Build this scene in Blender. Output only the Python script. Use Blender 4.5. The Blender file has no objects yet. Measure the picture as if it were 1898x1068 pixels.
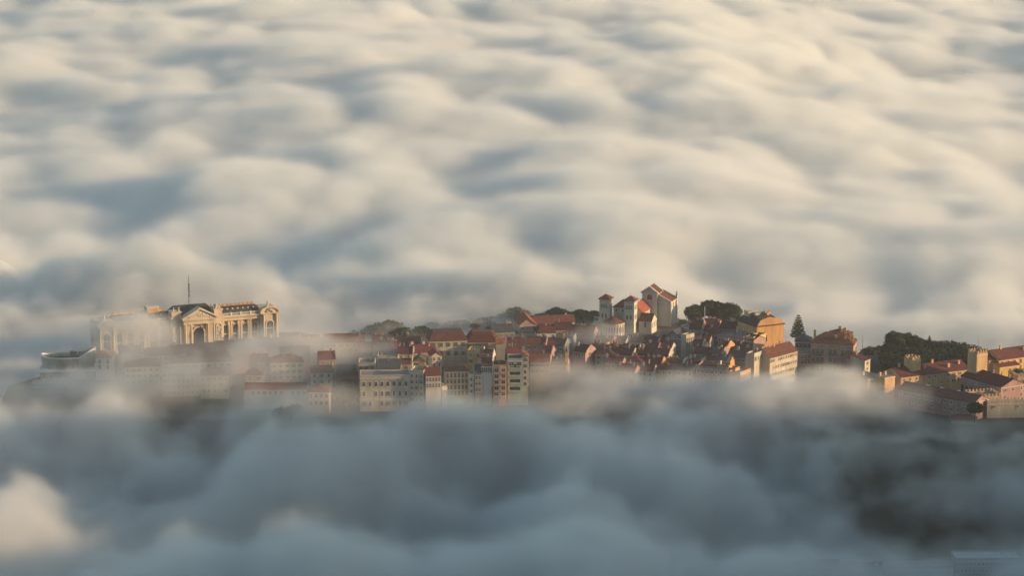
import bpy, math, random, time
import numpy as np
from mathutils import Vector, Matrix
T0 = time.time()
S = bpy.context.scene
C = S.collection
R = math.radians

# ------------------------------------------------------------------ camera
F = 5000.0; PITCH = R(10.98); HC = 340.0          # focal length in photo pixels, pitch, height above the plateau
cam = bpy.data.cameras.new('camera'); cam_ob = bpy.data.objects.new('camera', cam); C.objects.link(cam_ob); S.camera = cam_ob
cam_ob.location = (0, 0, HC); cam_ob.rotation_euler = (math.pi / 2 - PITCH, 0, 0)
cam.sensor_width = 36; cam.lens = 36 * F / 1898; cam.clip_start = 5; cam.clip_end = 30000

# ------------------------------------------------------------------ world and sun
SUN_EL = R(10.0); SUN_AZ = R(97)
w = bpy.data.worlds.new('World'); S.world = w; w.use_nodes = True; wn = w.node_tree
sky = wn.nodes.new('ShaderNodeTexSky'); sky.sky_type = 'NISHITA'; sky.sun_disc = False
sky.sun_elevation = SUN_EL; sky.sun_rotation = SUN_AZ; sky.altitude = 0; sky.dust_density = 1.0; sky.air_density = 1.0; sky.ozone_density = 1.4
tint = wn.nodes.new('ShaderNodeMix'); tint.data_type = 'RGBA'; tint.blend_type = 'MULTIPLY'; tint.inputs['Factor'].default_value = 1; tint.inputs['B'].default_value = (.88, 1.0, .94, 1)
wn.links.new(sky.outputs[0], tint.inputs['A']); wn.links.new(tint.outputs['Result'], wn.nodes['Background'].inputs[0]); wn.nodes['Background'].inputs[1].default_value = 0.14
sun = bpy.data.lights.new('sun', 'SUN'); sun_ob = bpy.data.objects.new('sun', sun); C.objects.link(sun_ob)
sun.energy = 5.0; sun.angle = R(0.6); sun.color = (1.0, 0.65, 0.36)
SD = Vector((math.sin(SUN_AZ) * math.cos(SUN_EL), math.cos(SUN_AZ) * math.cos(SUN_EL), math.sin(SUN_EL)))
sun_ob.rotation_euler = SD.to_track_quat('Z', 'Y').to_euler(); sun_ob.location = (900, 900, 900)
S.view_settings.view_transform = 'Standard'; S.view_settings.look = 'None'
S.view_settings.gamma = 1; S.view_settings.use_curve_mapping = False
S.view_settings.exposure = 0.46
S.render.engine = 'CYCLES'
cy = S.cycles
cy.max_bounces = 6; cy.diffuse_bounces = 2; cy.glossy_bounces = 1; cy.transmission_bounces = 2
cy.volume_bounces = 4; cy.transparent_max_bounces = 8; cy.use_denoising = True
cy.volume_step_rate = 2.0; cy.volume_max_steps = 256; cy.caustics_reflective = False; cy.caustics_refractive = False

# ------------------------------------------------------------------ placing: a direction of the photo met with a height gives a place on the ground
SP, CP = math.sin(PITCH), math.cos(PITCH)
def at(px, py, z=0.0):
    a = (px - 949) / F; b = (534 - py) / F
    d = (a, CP + b * SP, -SP + b * CP)
    t = (z - HC) / d[2]
    return Vector((a * t, d[1] * t, z))
def mpp(px, py, z=0.0):
    p = at(px, py, z); return (p.y * CP + (HC - z) * SP) / F

# ------------------------------------------------------------------ noise helpers for terrain and fog shapes
def vnoise(x, y, seed):
    r = np.random.RandomState(seed); T = r.rand(256, 256)
    xi = np.floor(x).astype(int); yi = np.floor(y).astype(int); fx = x - xi; fy = y - yi
    fx = fx * fx * fx * (fx * (fx * 6 - 15) + 10); fy = fy * fy * fy * (fy * (fy * 6 - 15) + 10)
    a = T[xi % 256, yi % 256]; b = T[(xi + 1) % 256, yi % 256]; c = T[xi % 256, (yi + 1) % 256]; e = T[(xi + 1) % 256, (yi + 1) % 256]
    return (a * (1 - fx) + b * fx) * (1 - fy) + (c * (1 - fx) + e * fx) * fy
def fbm(x, y, seed, o=4):
    s = 0; a = .5
    for k in range(o): s = s + a * (vnoise(x * 2 ** k, y * 2 ** k, seed + k) - .5); a *= .5
    return s
def billow(x, y, seed, k=7.0):
    r = np.random.RandomState(seed); T = r.rand(256, 256, 3); xi = np.floor(x).astype(int); yi = np.floor(y).astype(int)
    out = np.zeros_like(x)
    for i in (-1, 0, 1):
        for j in (-1, 0, 1):
            t = T[(xi + i) % 256, (yi + j) % 256]; qx = xi + i + .15 + .7 * t[..., 0]; qy = yi + j + .15 + .7 * t[..., 1]
            q = np.clip(1 - ((x - qx) ** 2 + (y - qy) ** 2) / (.55 + .6 * t[..., 2]), 0, None)
            out = out + np.exp(k * q ** .7 * (.45 + .55 * t[..., 2]))
    return np.log(out) / k
def sstep(a, b, x):
    t = np.clip((x - a) / (b - a), 0, 1); return t * t * (3 - 2 * t)

# ------------------------------------------------------------------ materials
M = {}
def mat(name, col, rough=.85, var=.34, scale=.25, spec=.2, bump=0, detail_scale=None, streak=False):
    m = bpy.data.materials.new(name); m.use_nodes = True; n = m.node_tree.nodes; l = m.node_tree.links
    p = n['Principled BSDF']; p.inputs['Roughness'].default_value = rough; p.inputs['Specular IOR Level'].default_value = spec
    tc = n.new('ShaderNodeTexCoord'); oi = n.new('ShaderNodeObjectInfo')
    mp = n.new('ShaderNodeMapping'); l.new(tc.outputs['Object'], mp.inputs['Vector'])
    if streak: mp.inputs['Scale'].default_value = (1, 1, .25)
    nz = n.new('ShaderNodeTexNoise'); nz.inputs['Scale'].default_value = scale; nz.inputs['Detail'].default_value = 6; nz.inputs['Roughness'].default_value = .65
    l.new(mp.outputs[0], nz.inputs['Vector'])
    ml = n.new('ShaderNodeMapRange'); ml.inputs['From Min'].default_value = .3; ml.inputs['From Max'].default_value = .7
    ml.inputs['To Min'].default_value = 1 - var; ml.inputs['To Max'].default_value = 1 + var * .6; l.new(nz.outputs['Fac'], ml.inputs['Value'])
    hs = n.new('ShaderNodeHueSaturation'); hs.inputs['Color'].default_value = (*col, 1); l.new(ml.outputs[0], hs.inputs['Value'])
    l.new(hs.outputs[0], p.inputs['Base Color'])
    if bump:
        b = n.new('ShaderNodeBump'); b.inputs['Strength'].default_value = bump; b.inputs['Distance'].default_value = .1
        n2 = n.new('ShaderNodeTexNoise'); n2.inputs['Scale'].default_value = detail_scale or 2; l.new(tc.outputs['Object'], n2.inputs['Vector'])
        l.new(n2.outputs['Fac'], b.inputs['Height']); l.new(b.outputs[0], p.inputs['Normal'])
    M[name] = m; return m
def tile_mat(name, c1, c2):
    m = mat(name, c1, .9, .35, .5); n = m.node_tree.nodes; l = m.node_tree.links; p = n['Principled BSDF']
    tc = [q for q in n if q.bl_idname == 'ShaderNodeTexCoord'][0]; hs = [q for q in n if q.bl_idname == 'ShaderNodeHueSaturation'][0]
    wv = n.new('ShaderNodeTexWave'); wv.inputs['Scale'].default_value = 1.1; wv.inputs['Distortion'].default_value = .6; wv.bands_direction = 'X'
    l.new(tc.outputs['Object'], wv.inputs['Vector'])
    vo = n.new('ShaderNodeTexNoise'); vo.inputs['Scale'].default_value = 1.6; vo.inputs['Detail'].default_value = 3; l.new(tc.outputs['Object'], vo.inputs['Vector'])
    mx = n.new('ShaderNodeMix'); mx.data_type = 'RGBA'; l.new(vo.outputs['Fac'], mx.inputs['Factor']); mx.inputs['A'].default_value = (*c1, 1); mx.inputs['B'].default_value = (*c2, 1)
    oi = [q for q in n if q.bl_idname == 'ShaderNodeObjectInfo'][0]; rs = n.new('ShaderNodeMapRange'); rs.inputs['To Min'].default_value = .7; rs.inputs['To Max'].default_value = 1.45; l.new(oi.outputs['Random'], rs.inputs['Value'])
    h2 = n.new('ShaderNodeHueSaturation'); l.new(rs.outputs[0], h2.inputs['Value']); hr = n.new('ShaderNodeMapRange'); hr.inputs['To Min'].default_value = .485; hr.inputs['To Max'].default_value = .53
    mr = n.new('ShaderNodeMath'); mr.operation = 'FRACT'; m7 = n.new('ShaderNodeMath'); m7.operation = 'MULTIPLY'; m7.inputs[1].default_value = 7.3; l.new(oi.outputs['Random'], m7.inputs[0]); l.new(m7.outputs[0], mr.inputs[0]); l.new(mr.outputs[0], hr.inputs['Value']); l.new(hr.outputs[0], h2.inputs['Hue'])
    l.new(mx.outputs['Result'], h2.inputs['Color']); l.new(h2.outputs[0], hs.inputs['Color'])
    b = n.new('ShaderNodeBump'); b.inputs['Strength'].default_value = .6; b.inputs['Distance'].default_value = .12
    l.new(wv.outputs['Fac'], b.inputs['Height']); l.new(b.outputs[0], p.inputs['Normal'])
    return m
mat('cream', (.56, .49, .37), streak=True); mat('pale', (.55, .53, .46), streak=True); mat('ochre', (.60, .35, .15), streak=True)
mat('pink', (.52, .34, .27), streak=True); mat('yellow', (.66, .46, .16), streak=True); mat('green_wall', (.46, .51, .42), streak=True)
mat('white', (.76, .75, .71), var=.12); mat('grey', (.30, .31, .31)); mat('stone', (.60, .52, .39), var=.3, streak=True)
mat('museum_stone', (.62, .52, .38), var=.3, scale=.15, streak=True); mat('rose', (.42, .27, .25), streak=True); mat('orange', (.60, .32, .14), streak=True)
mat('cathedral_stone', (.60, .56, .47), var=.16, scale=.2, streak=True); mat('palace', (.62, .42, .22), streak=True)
mat('trim', (.66, .62, .54), var=.12); mat('glass', (.03, .04, .05), .25, .3, .3, .5); mat('shutter_green', (.05, .10, .08)); mat('shutter_grey', (.16, .17, .17))
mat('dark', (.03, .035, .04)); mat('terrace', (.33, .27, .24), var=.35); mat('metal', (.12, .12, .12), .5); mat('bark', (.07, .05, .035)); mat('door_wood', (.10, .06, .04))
mat('rock', (.055, .06, .05), var=.5, scale=.03, bump=1, detail_scale=.2); mat('street', (.16, .15, .14), var=.3, scale=.05); mat('clay', (.42, .18, .10))
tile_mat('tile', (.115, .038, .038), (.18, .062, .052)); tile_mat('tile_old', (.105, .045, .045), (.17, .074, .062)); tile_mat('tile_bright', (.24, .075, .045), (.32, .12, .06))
tile_mat('slate', (.05, .055, .06), (.09, .09, .09)); mat('copper', (.10, .15, .14))
mat('white_roof', (.5, .53, .55), var=.2)
def leaf_mat(name, c1, c2):
    m = mat(name, c1, .8, .5, .35, .1); n = m.node_tree.nodes; l = m.node_tree.links
    hs = [q for q in n if q.bl_idname == 'ShaderNodeHueSaturation'][0]; oi = [q for q in n if q.bl_idname == 'ShaderNodeObjectInfo'][0]
    mx = n.new('ShaderNodeMix'); mx.data_type = 'RGBA'; l.new(oi.outputs['Random'], mx.inputs['Factor']); mx.inputs['A'].default_value = (*c1, 1); mx.inputs['B'].default_value = (*c2, 1)
    l.new(mx.outputs['Result'], hs.inputs['Color']); return m
leaf_mat('pine_leaf', (.045, .075, .035), (.07, .095, .04)); leaf_mat('dark_leaf', (.035, .06, .03), (.06, .075, .035))

# ------------------------------------------------------------------ mesh builder
class MB:
    def __init__(s): s.v = []; s.f = []; s.m = []; s.k = 0; s.X = None
    def add(s, vs, fs, k=None):
        o = len(s.v)
        if s.X is not None: vs = [tuple(s.X @ Vector(v)) for v in vs]
        s.v += [tuple(v) for v in vs]; s.f += [tuple(i + o for i in f) for f in fs]; s.m += [s.k if k is None else k] * len(fs); return s
    def box(s, x0, x1, y0, y1, z0, z1, k=None):
        return s.add([(x0, y0, z0), (x1, y0, z0), (x1, y1, z0), (x0, y1, z0), (x0, y0, z1), (x1, y0, z1), (x1, y1, z1), (x0, y1, z1)],
                     [(0, 3, 2, 1), (4, 5, 6, 7), (0, 1, 5, 4), (1, 2, 6, 5), (2, 3, 7, 6), (3, 0, 4, 7)], k)
    def cyl(s, x, y, z0, z1, r0, r1=None, n=10, k=None, sx=1, sy=1, cap=True):
        r1 = r0 if r1 is None else r1; v = []; f = []
        for z, r in ((z0, r0), (z1, r1)):
            for i in range(n): a = 2 * math.pi * i / n; v.append((x + sx * r * math.cos(a), y + sy * r * math.sin(a), z))
        for i in range(n): j = (i + 1) % n; f.append((i, j, n + j, n + i))
        if cap: f += [tuple(range(n - 1, -1, -1)), tuple(range(n, 2 * n))]
        return s.add(v, f, k)
    def lathe(s, x, y, prof, n=12, k=None, sx=1, sy=1, a0=0, a1=2 * math.pi):
        v = []; f = []; full = a1 - a0 > 6.2; m = n if full else n + 1
        for r, z in prof:
            for i in range(m): a = a0 + (a1 - a0) * i / n; v.append((x + sx * r * math.cos(a), y + sy * r * math.sin(a), z))
        for q in range(len(prof) - 1):
            for i in range(n): j = (i + 1) % m; f.append((q * m + i, q * m + j, (q + 1) * m + j, (q + 1) * m + i))
        return s.add(v, f, k)
    def prism(s, poly, y0, y1, k=None):               # poly in (x, z), pushed from y0 to y1
        n = len(poly); v = [(x, y0, z) for x, z in poly] + [(x, y1, z) for x, z in poly]
        f = [tuple(range(n)), tuple(range(2 * n - 1, n - 1, -1))] + [(i, n + i, n + (i + 1) % n, (i + 1) % n) for i in range(n)]
        return s.add(v, f, k)
    def prismx(s, poly, x0, x1, k=None):              # poly in (y, z), pushed from x0 to x1
        n = len(poly); v = [(x0, y, z) for y, z in poly] + [(x1, y, z) for y, z in poly]
        f = [tuple(range(n - 1, -1, -1)), tuple(range(n, 2 * n))] + [(i, (i + 1) % n, n + (i + 1) % n, n + i) for i in range(n)]
        return s.add(v, f, k)
    def blob(s, c, r, n=8, k=None, seed=0):
        v = []; f = []; rr = random.Random(seed)
        for i in range(1, n // 2):
            t = math.pi * i / (n // 2)
            for j in range(n):
                a = 2 * math.pi * j / n; q = rr.uniform(.85, 1.15)
                v.append((c[0] + r[0] * q * math.sin(t) * math.cos(a), c[1] + r[1] * q * math.sin(t) * math.sin(a), c[2] + r[2] * math.cos(t)))
        top = len(v); v += [(c[0], c[1], c[2] + r[2]), (c[0], c[1], c[2] - r[2])]
        for i in range(n // 2 - 2):
            for j in range(n): f.append((i * n + j, (i + 1) * n + j, (i + 1) * n + (j + 1) % n, i * n + (j + 1) % n))
        for j in range(n): f += [(top, j, (j + 1) % n), (top + 1, (n // 2 - 2) * n + (j + 1) % n, (n // 2 - 2) * n + j)]
        return s.add(v, f, k)
    def mesh(s, name, mats, smooth=False):
        me = bpy.data.meshes.new(name); me.from_pydata(s.v, [], s.f)
        for m in (mats if isinstance(mats, (list, tuple)) else [mats]): me.materials.append(M[m] if isinstance(m, str) else m)
        if any(s.m): me.polygons.foreach_set('material_index', s.m)
        if smooth: me.polygons.foreach_set('use_smooth', [True] * len(me.polygons))
        me.update(); return me
    def build(s, name, mats, parent=None, loc=(0, 0, 0), rz=0, smooth=False):
        return ob(name, s.mesh(name, mats, smooth), parent, loc, rz)
def ob(name, me, parent=None, loc=(0, 0, 0), rz=0):
    o = bpy.data.objects.new(name, me); C.objects.link(o); o.location = loc; o.rotation_euler = (0, 0, rz)
    if parent is not None: o.parent = parent
    return o
def thing(name, label, cat, loc=(0, 0, 0), rz=0, group=None):
    o = ob(name, None, None, loc, rz); o['label'] = label; o['category'] = cat
    if group: o['group'] = group
    o.empty_display_size = .5
    return o
def kind(o, k, label=None):
    o['kind'] = k
    if label: o['label'] = label
    return o

# ------------------------------------------------------------------ windows, doors, chimneys (meshes shared by all copies)
def arch_pts(w, h, n=8):                    # outline of an arched opening of width w and height h, foot at z = 0
    r = w / 2; p = [(-r, 0), (r, 0), (r, h - r)]
    for i in range(1, n): a = math.pi * i / n; p.append((r * math.cos(a), h - r + r * math.sin(a)))
    p.append((-r, h - r)); return p
def ring(mb, outer, inner, y0, y1, k):
    n = len(outer); v = [(x, y0, z) for x, z in outer] + [(x, y0, z) for x, z in inner] + [(x, y1, z) for x, z in outer] + [(x, y1, z) for x, z in inner]
    f = []
    for i in range(n):
        j = (i + 1) % n; f += [(i, j, n + j, n + i), (i, 2 * n + i, 2 * n + j, j), (n + i, n + j, 3 * n + j, 3 * n + i)]
    mb.add(v, f, k)
_win = {}
def win_mesh(kind_, w, h, shut):
    key = (kind_, round(w, 2), round(h, 2), shut)
    if key in _win: return _win[key]
    mb = MB(); t = .14
    if kind_ == 'arch': o_ = arch_pts(w + 2 * t, h + t); i_ = arch_pts(w, h)
    else: o_ = [(-w / 2 - t, -t), (w / 2 + t, -t), (w / 2 + t, h + t), (-w / 2 - t, h + t)]; i_ = [(-w / 2, 0), (w / 2, 0), (w / 2, h), (-w / 2, h)]
    ring(mb, o_, i_, -.16, .02, 0)
    mb.add([(x, -.03, z) for x, z in i_], [tuple(range(len(i_)))], 1)
    mb.box(-.04, .04, -.08, -.02, 0, h - .02, 0)
    mb.box(-w / 2 + .01, w / 2 - .01, -.07, -.025, h * .55, h * .55 + .07, 0)
    mb.box(-w / 2 - t - .1, w / 2 + t + .1, -.32, .01, -t - .14, -t - .02, 0)
    if shut:
        for sx in (-1, 1):
            x0 = sx * (w / 2 + t + .02); x1 = x0 + sx * w * .32
            mb.box(min(x0, x1), max(x0, x1), -.12, -.02, 0, h * .98, 2)
    me = mb.mesh('window', ['trim', 'glass', {'g': 'shutter_green', 's': 'shutter_grey', 'w': 'trim'}.get(shut, 'trim')])
    _win[key] = me; return me
def windows(parent, side, W, D, n, z, kind_='rect', w=1.1, h=1.7, shut='', x0=None, x1=None, skip=()):
    me0 = win_mesh(kind_, w, h, shut); L = W if side == 'f' else D
    alt = [me0, me0, me0] + ([win_mesh(kind_, w, h, q) for q in ('g', 's', 'w')] if not shut and kind_ == 'rect' and w < 1.4 and L / n > w * 2.1 else [])
    a = (L / n * .5) if x0 is None else x0; b = (L - L / n * .5) if x1 is None else x1
    for i in range(n):
        if i in skip: continue
        me = rnd.choice(alt)
        if len(alt) > 3 and rnd.random() < .07: continue
        t = a if n == 1 else a + (b - a) * i / (n - 1)
        if side == 'f': ob('window', me, parent, (t, -.005, z), 0)
        elif side == 'r': ob('window', me, parent, (W + .005, t, z), math.pi / 2)
        else: ob('window', me, parent, (-.005, D - t, z), -math.pi / 2)
_chim = {}
def chimney(parent, x, y, z, h=2.0, w=.9, d=.6, m='cream', pots=2):
    key = (round(h, 1), w, d, m, pots)
    if key not in _chim:
        mb = MB(); mb.box(-w / 2, w / 2, -d / 2, d / 2, -1.6, h); mb.box(-w / 2 - .12, w / 2 + .12, -d / 2 - .12, d / 2 + .12, h, h + .18)
        for i in range(pots): mb.cyl((i + .5) / pots * w - w / 2, 0, h + .18, h + .75, .16, .12, 6, 1)
        _chim[key] = mb.mesh('chimney', [m, 'clay'])
    return ob('chimney', _chim[key], parent, (x, y, z), 0)

# ------------------------------------------------------------------ roofs, in the house's own frame: x along the facade, y towards the back
def roof_mesh(kind_, W, D, z, rh, ov=.5, th=.28):
    mb = MB(); x0, x1, y0, y1 = -ov, W + ov, -ov, D + ov
    if kind_ == 'gable':          # ridge along the facade
        ym = D / 2; s = rh / (D / 2); e = z - s * ov
        mb.prismx([(y0, e), (ym, z + rh), (y1, e), (y1, e + th), (ym, z + rh + th), (y0, e + th)], x0 * .4, W + .4 * ov)
        mb.box(x0 * .4, W + .4 * ov, ym - .2, ym + .2, z + rh + th - .05, z + rh + th + .12)
    elif kind_ == 'gablef':       # gable towards the camera
        xm = W / 2; s = rh / (W / 2); e = z - s * ov
        mb.prism([(x0, e), (xm, z + rh), (x1, e), (x1, e + th), (xm, z + rh + th), (x0, e + th)], y0, y1)
        mb.box(xm - .2, xm + .2, y0, y1, z + rh + th - .05, z + rh + th + .12)
    elif kind_ == 'mono':
        s = rh / D
        mb.prismx([(y0, z - s * ov), (y1, z + rh + s * ov), (y1, z + rh + s * ov + th), (y0, z - s * ov + th)], x0 * .4, W + .4 * ov)
    elif kind_ in ('hip', 'mansard'):
        k = min(W, D) / 2 + ov; s_ = 1.0
        if kind_ == 'mansard': k = min(W, D) * .22
        if W >= D: rx0, rx1, ry0, ry1 = x0 + k * .9, x1 - k * .9, (y0 + y1) / 2 - .02, (y0 + y1) / 2 + .02
        else: rx0, rx1, ry0, ry1 = (x0 + x1) / 2 - .02, (x0 + x1) / 2 + .02, y0 + k * .9, y1 - k * .9
        if kind_ == 'mansard': rx0, rx1, ry0, ry1 = x0 + k, x1 - k, y0 + k, y1 - k
        if rx1 < rx0: rx0 = rx1 = W / 2
        v = [(x0, y0, z - .1), (x1, y0, z - .1), (x1, y1, z - .1), (x0, y1, z - .1), (x0, y0, z + .15), (x1, y0, z + .15), (x1, y1, z + .15), (x0, y1, z + .15),
             (rx0, ry0, z + rh), (rx1, ry0, z + rh), (rx1, ry1, z + rh), (rx0, ry1, z + rh)]
        f = [(0, 3, 2, 1), (0, 1, 5, 4), (1, 2, 6, 5), (2, 3, 7, 6), (3, 0, 4, 7), (4, 5, 9, 8), (5, 6, 10, 9), (6, 7, 11, 10), (7, 4, 8, 11), (8, 9, 10, 11)]
        mb.add(v, f)
    return mb
def wall_mesh(kind_, W, D, z, rh, base):
    mb = MB()
    if kind_ == 'gable': mb.prismx([(0, base), (D, base), (D, z), (D / 2, z + rh - .02), (0, z)], 0, W)
    elif kind_ == 'gablef': mb.prism([(0, base), (W, base), (W, z), (W / 2, z + rh - .02), (0, z)], 0, D)
    elif kind_ == 'mono': mb.prismx([(0, base), (D, base), (D, z + rh - .02), (0, z)], 0, W)
    else: mb.box(0, W, 0, D, base, z - .02)
    return mb
rnd = random.Random(7)

def house(x0, y0, x1, y1, z, depth, roof='gable', rh=3.0, wall='cream', tile='tile', front=None, side=None, left=None, ch=2, label='', name='house',
          cat='house', base=-14, group=None, shut='', parapet=0, cornice=True, wk='rect', party=0, ww=1.1, wh=1.7, fl=3.3, ztop=None, chm='cream'):
    """Front eave runs from photo point (x0,y0) to (x1,y1) at height z. front/side/left = (windows per floor, floors)."""
    a = at(x0, y0, z); b = at(x1, y1, z); W = (b - a).xy.length; th = math.atan2(b.y - a.y, b.x - a.x)
    r = thing(name, label, cat, (a.x, a.y, 0), th, group)
    wm = wall_mesh(roof, W, depth, z, rh, base)
    ob('wall', wm.mesh('wall', [wall]), r)
    if roof == 'flat':
        p = MB(); h = parapet or .9; t = .35
        for q in ((0, W, 0, t), (0, W, depth - t, depth), (0, t, t, depth - t), (W - t, W, t, depth - t)): p.box(*q, z - .018, z + h)
        p.box(-.08, W + .08, -.08, t + .08, z + h, z + h + .15); p.box(W - t - .08, W + .08, t + .08, depth, z + h, z + h + .15)
        p.build('parapet', wall, r)
        rf = MB().box(t + .01, W - t - .01, t + .01, depth - t - .01, z, z + .12).build('roof', tile, r)
        zt = z + .1
    else:
        rf = ob('roof', roof_mesh(roof, W, depth, z, rh).mesh('roof', [tile]), r); zt = z + rh
    if cornice:
        MB().box(-.18, W + .18, -.2, -.005, z - .55, z - .25).build('cornice', 'trim', r)
    if party:                     # right-hand party wall standing above the roof, stepped, with its chimneys
        p = MB(); t = .5
        if roof == 'gable':
            p.prismx([(-.2, z - .5), (depth + .2, z - .5), (depth + .2, z + .6), (depth / 2, z + rh + .9), (-.2, z + .6)], W + .22, W + .22 + t)
        else: p.box(W + .22, W + .22 + t, 0, depth, z - .5, z + rh * .5 + 1)
        p.build('party_wall', wall, r)
    for s_, sp in (('f', front), ('r', side), ('l', left)):
        if not sp: continue
        n, fl_n = sp[:2]; k_ = sp[2] if len(sp) > 2 else wk
        for q in range(fl_n):
            windows(r, s_, W, depth, n, z - 1.1 - wh - q * fl, k_ if q == 0 or k_ != 'arch' else 'rect', ww, wh, shut)
    for i in range(ch):
        if roof == 'gable': x = rnd.uniform(.06, .94) * W; y = depth * rnd.choice((.5, .5, .35, .62)); zz = z + rh * (1 - abs(y / depth - .5) * 2) + .2
        elif roof == 'flat': x = rnd.uniform(.1, .9) * W; y = rnd.uniform(.4, .9) * depth; zz = z + .1
        elif roof == 'gablef': x = W * rnd.choice((.35, .65)); y = depth * rnd.uniform(.2, .8); zz = z + rh * .7
        elif roof == 'mono': x = rnd.uniform(.1, .9) * W; y = depth * .8; zz = z + rh * .8
        else: x = rnd.uniform(.3, .7) * W; y = depth * rnd.uniform(.35, .65); zz = z + rh * .65
        chimney(rf, x, y, zz, rnd.choice((.9, 1.4, 2.0)), rnd.choice((.6, .9, 1.5)), .6, chm if chm != 'cream' else rnd.choice(('cream', 'rose', 'pink', 'grey', 'pale')), rnd.choice((0, 1, 2, 3)))
    r['W'] = W; r['D'] = depth; r['Z'] = z
    return r

# ------------------------------------------------------------------ the setting: sea, rock plateau, hillside beside the frame
def grid_mesh(name, X, Y, Z, mats, smooth=True):
    nv, nu = X.shape; co = np.stack([X, Y, Z], -1).reshape(-1, 3).astype(np.float32)
    i = np.arange(nu * nv).reshape(nv, nu); q = np.stack([i[:-1, :-1], i[:-1, 1:], i[1:, 1:], i[1:, :-1]], -1).reshape(-1, 4)
    me = bpy.data.meshes.new(name); me.vertices.add(len(co)); me.vertices.foreach_set('co', co.ravel())
    me.loops.add(q.size); me.loops.foreach_set('vertex_index', q.ravel().astype(np.int32)); me.polygons.add(len(q))
    me.polygons.foreach_set('loop_start', np.arange(0, q.size, 4, dtype=np.int32)); me.polygons.foreach_set('use_smooth', np.full(len(q), smooth))
    for m in mats: me.materials.append(M[m] if isinstance(m, str) else m)
    me.update(); return me
mat('sea_water', (.012, .03, .045), .15, .3, .002, .5)
kind(MB().add([(-9000, -500, -60), (9000, -500, -60), (9000, 14000, -60), (-9000, 14000, -60)], [(0, 1, 2, 3)]).build('sea', 'sea_water'), 'structure')
# the rock: flat top at z = 0, cliffs down into the sea, a wooded rise behind the palace
gx, gy = np.meshgrid(np.linspace(-420, 480, 226), np.linspace(1270, 1740, 190))
front = np.interp(gx[0], [-420, -285, -240, 20, 70, 140, 175, 480], [1560, 1455, 1385, 1374, 1405, 1385, 1330, 1320]) + 8 * fbm(gx[0] / 25, gx[0] * 0, 31)
back = np.interp(gx[0], [-420, -280, -250, -130, -100, 30, 50, 100, 125, 150, 165, 480], [1540, 1570, 1590, 1615, 1585, 1590, 1650, 1660, 1640, 1625, 1545, 1560])
slope_w = np.interp(gx[0], [-420, 60, 150, 480], [16, 16, 75, 90])[None, :]
inside = sstep(-1, 0.12, (gy - front[None, :] + 9 * fbm(gx / 22, gy / 22, 35)) / slope_w) * sstep(-16, 2, back[None, :] - gy) * sstep(-16, 2, gx - np.interp(gy, [1470, 1520], [-282, -250]))
HILLC = at(1725, 655, 8)
hill = 7 * np.exp(-((gx - HILLC.x - 4) / 34) ** 4 - ((gy - HILLC.y - 4) / 17) ** 2)
gz = -66 + 65.9 * inside + hill + (1 - inside) * 14 * fbm(gx / 16, gy / 16, 33)
kind(ob('rock_terrain', grid_mesh('rock_terrain', gx, gy, gz, ['rock'])), 'structure')
# lower town ground by the harbour
kind(MB().box(20, 420, 1040, 1290, -64, -56).build('harbour_ground', 'street'), 'structure')
# the mountain flank that keeps the low sun off the nearest fog (outside the frame, to the right)
hx, hy = np.meshgrid(np.linspace(560, 2300, 120), np.linspace(-300, 1560, 150))
crest = np.interp(hy + 40 * fbm(hx / 160, hy / 90, 42), [-300, 800, 900, 1028, 1095, 1150, 1200, 1255, 1309, 1350, 1400, 1460], [380, 320, 262, 190, 178, 205, 215, 198, 112, 45, -20, -75])
hz = -75 + (crest + 75) * sstep(560, 900, hx + 40 * fbm(hx / 200, hy / 200, 41)) + 16 * fbm(hx / 60, hy / 60, 43)
kind(ob('hill_terrain', grid_mesh('hill_terrain', hx, hy, hz, ['rock'])), 'structure')
# the mountain side on which the photographer stands, above and behind the camera
mat('hillside', (.045, .055, .035), .95, .5, .01, .1)
kx, ky = np.meshgrid(np.linspace(-3600, 3600, 140), np.concatenate([np.linspace(-2600, -100, 40), np.linspace(-80, 820, 70)]))
kz = np.interp(ky + 60 * fbm(kx / 300, ky / 300, 51) * sstep(60, 500, np.hypot(kx, ky)), [-2600, -1500, -300, 0, 70, 160, 400, 700, 820], [560, 630, 520, 333, 270, 180, 50, -70, -110]) + 26 * fbm(kx / 120, ky / 120, 52) * sstep(60, 400, np.hypot(kx, ky)) + 60 * (vnoise(kx / 700, ky / 700, 53) - .5) * sstep(100, 500, np.hypot(kx, ky))
kind(ob('mountain_terrain', grid_mesh('mountain_terrain', kx, ky, np.minimum(kz, 645), ['hillside'])), 'structure')

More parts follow.
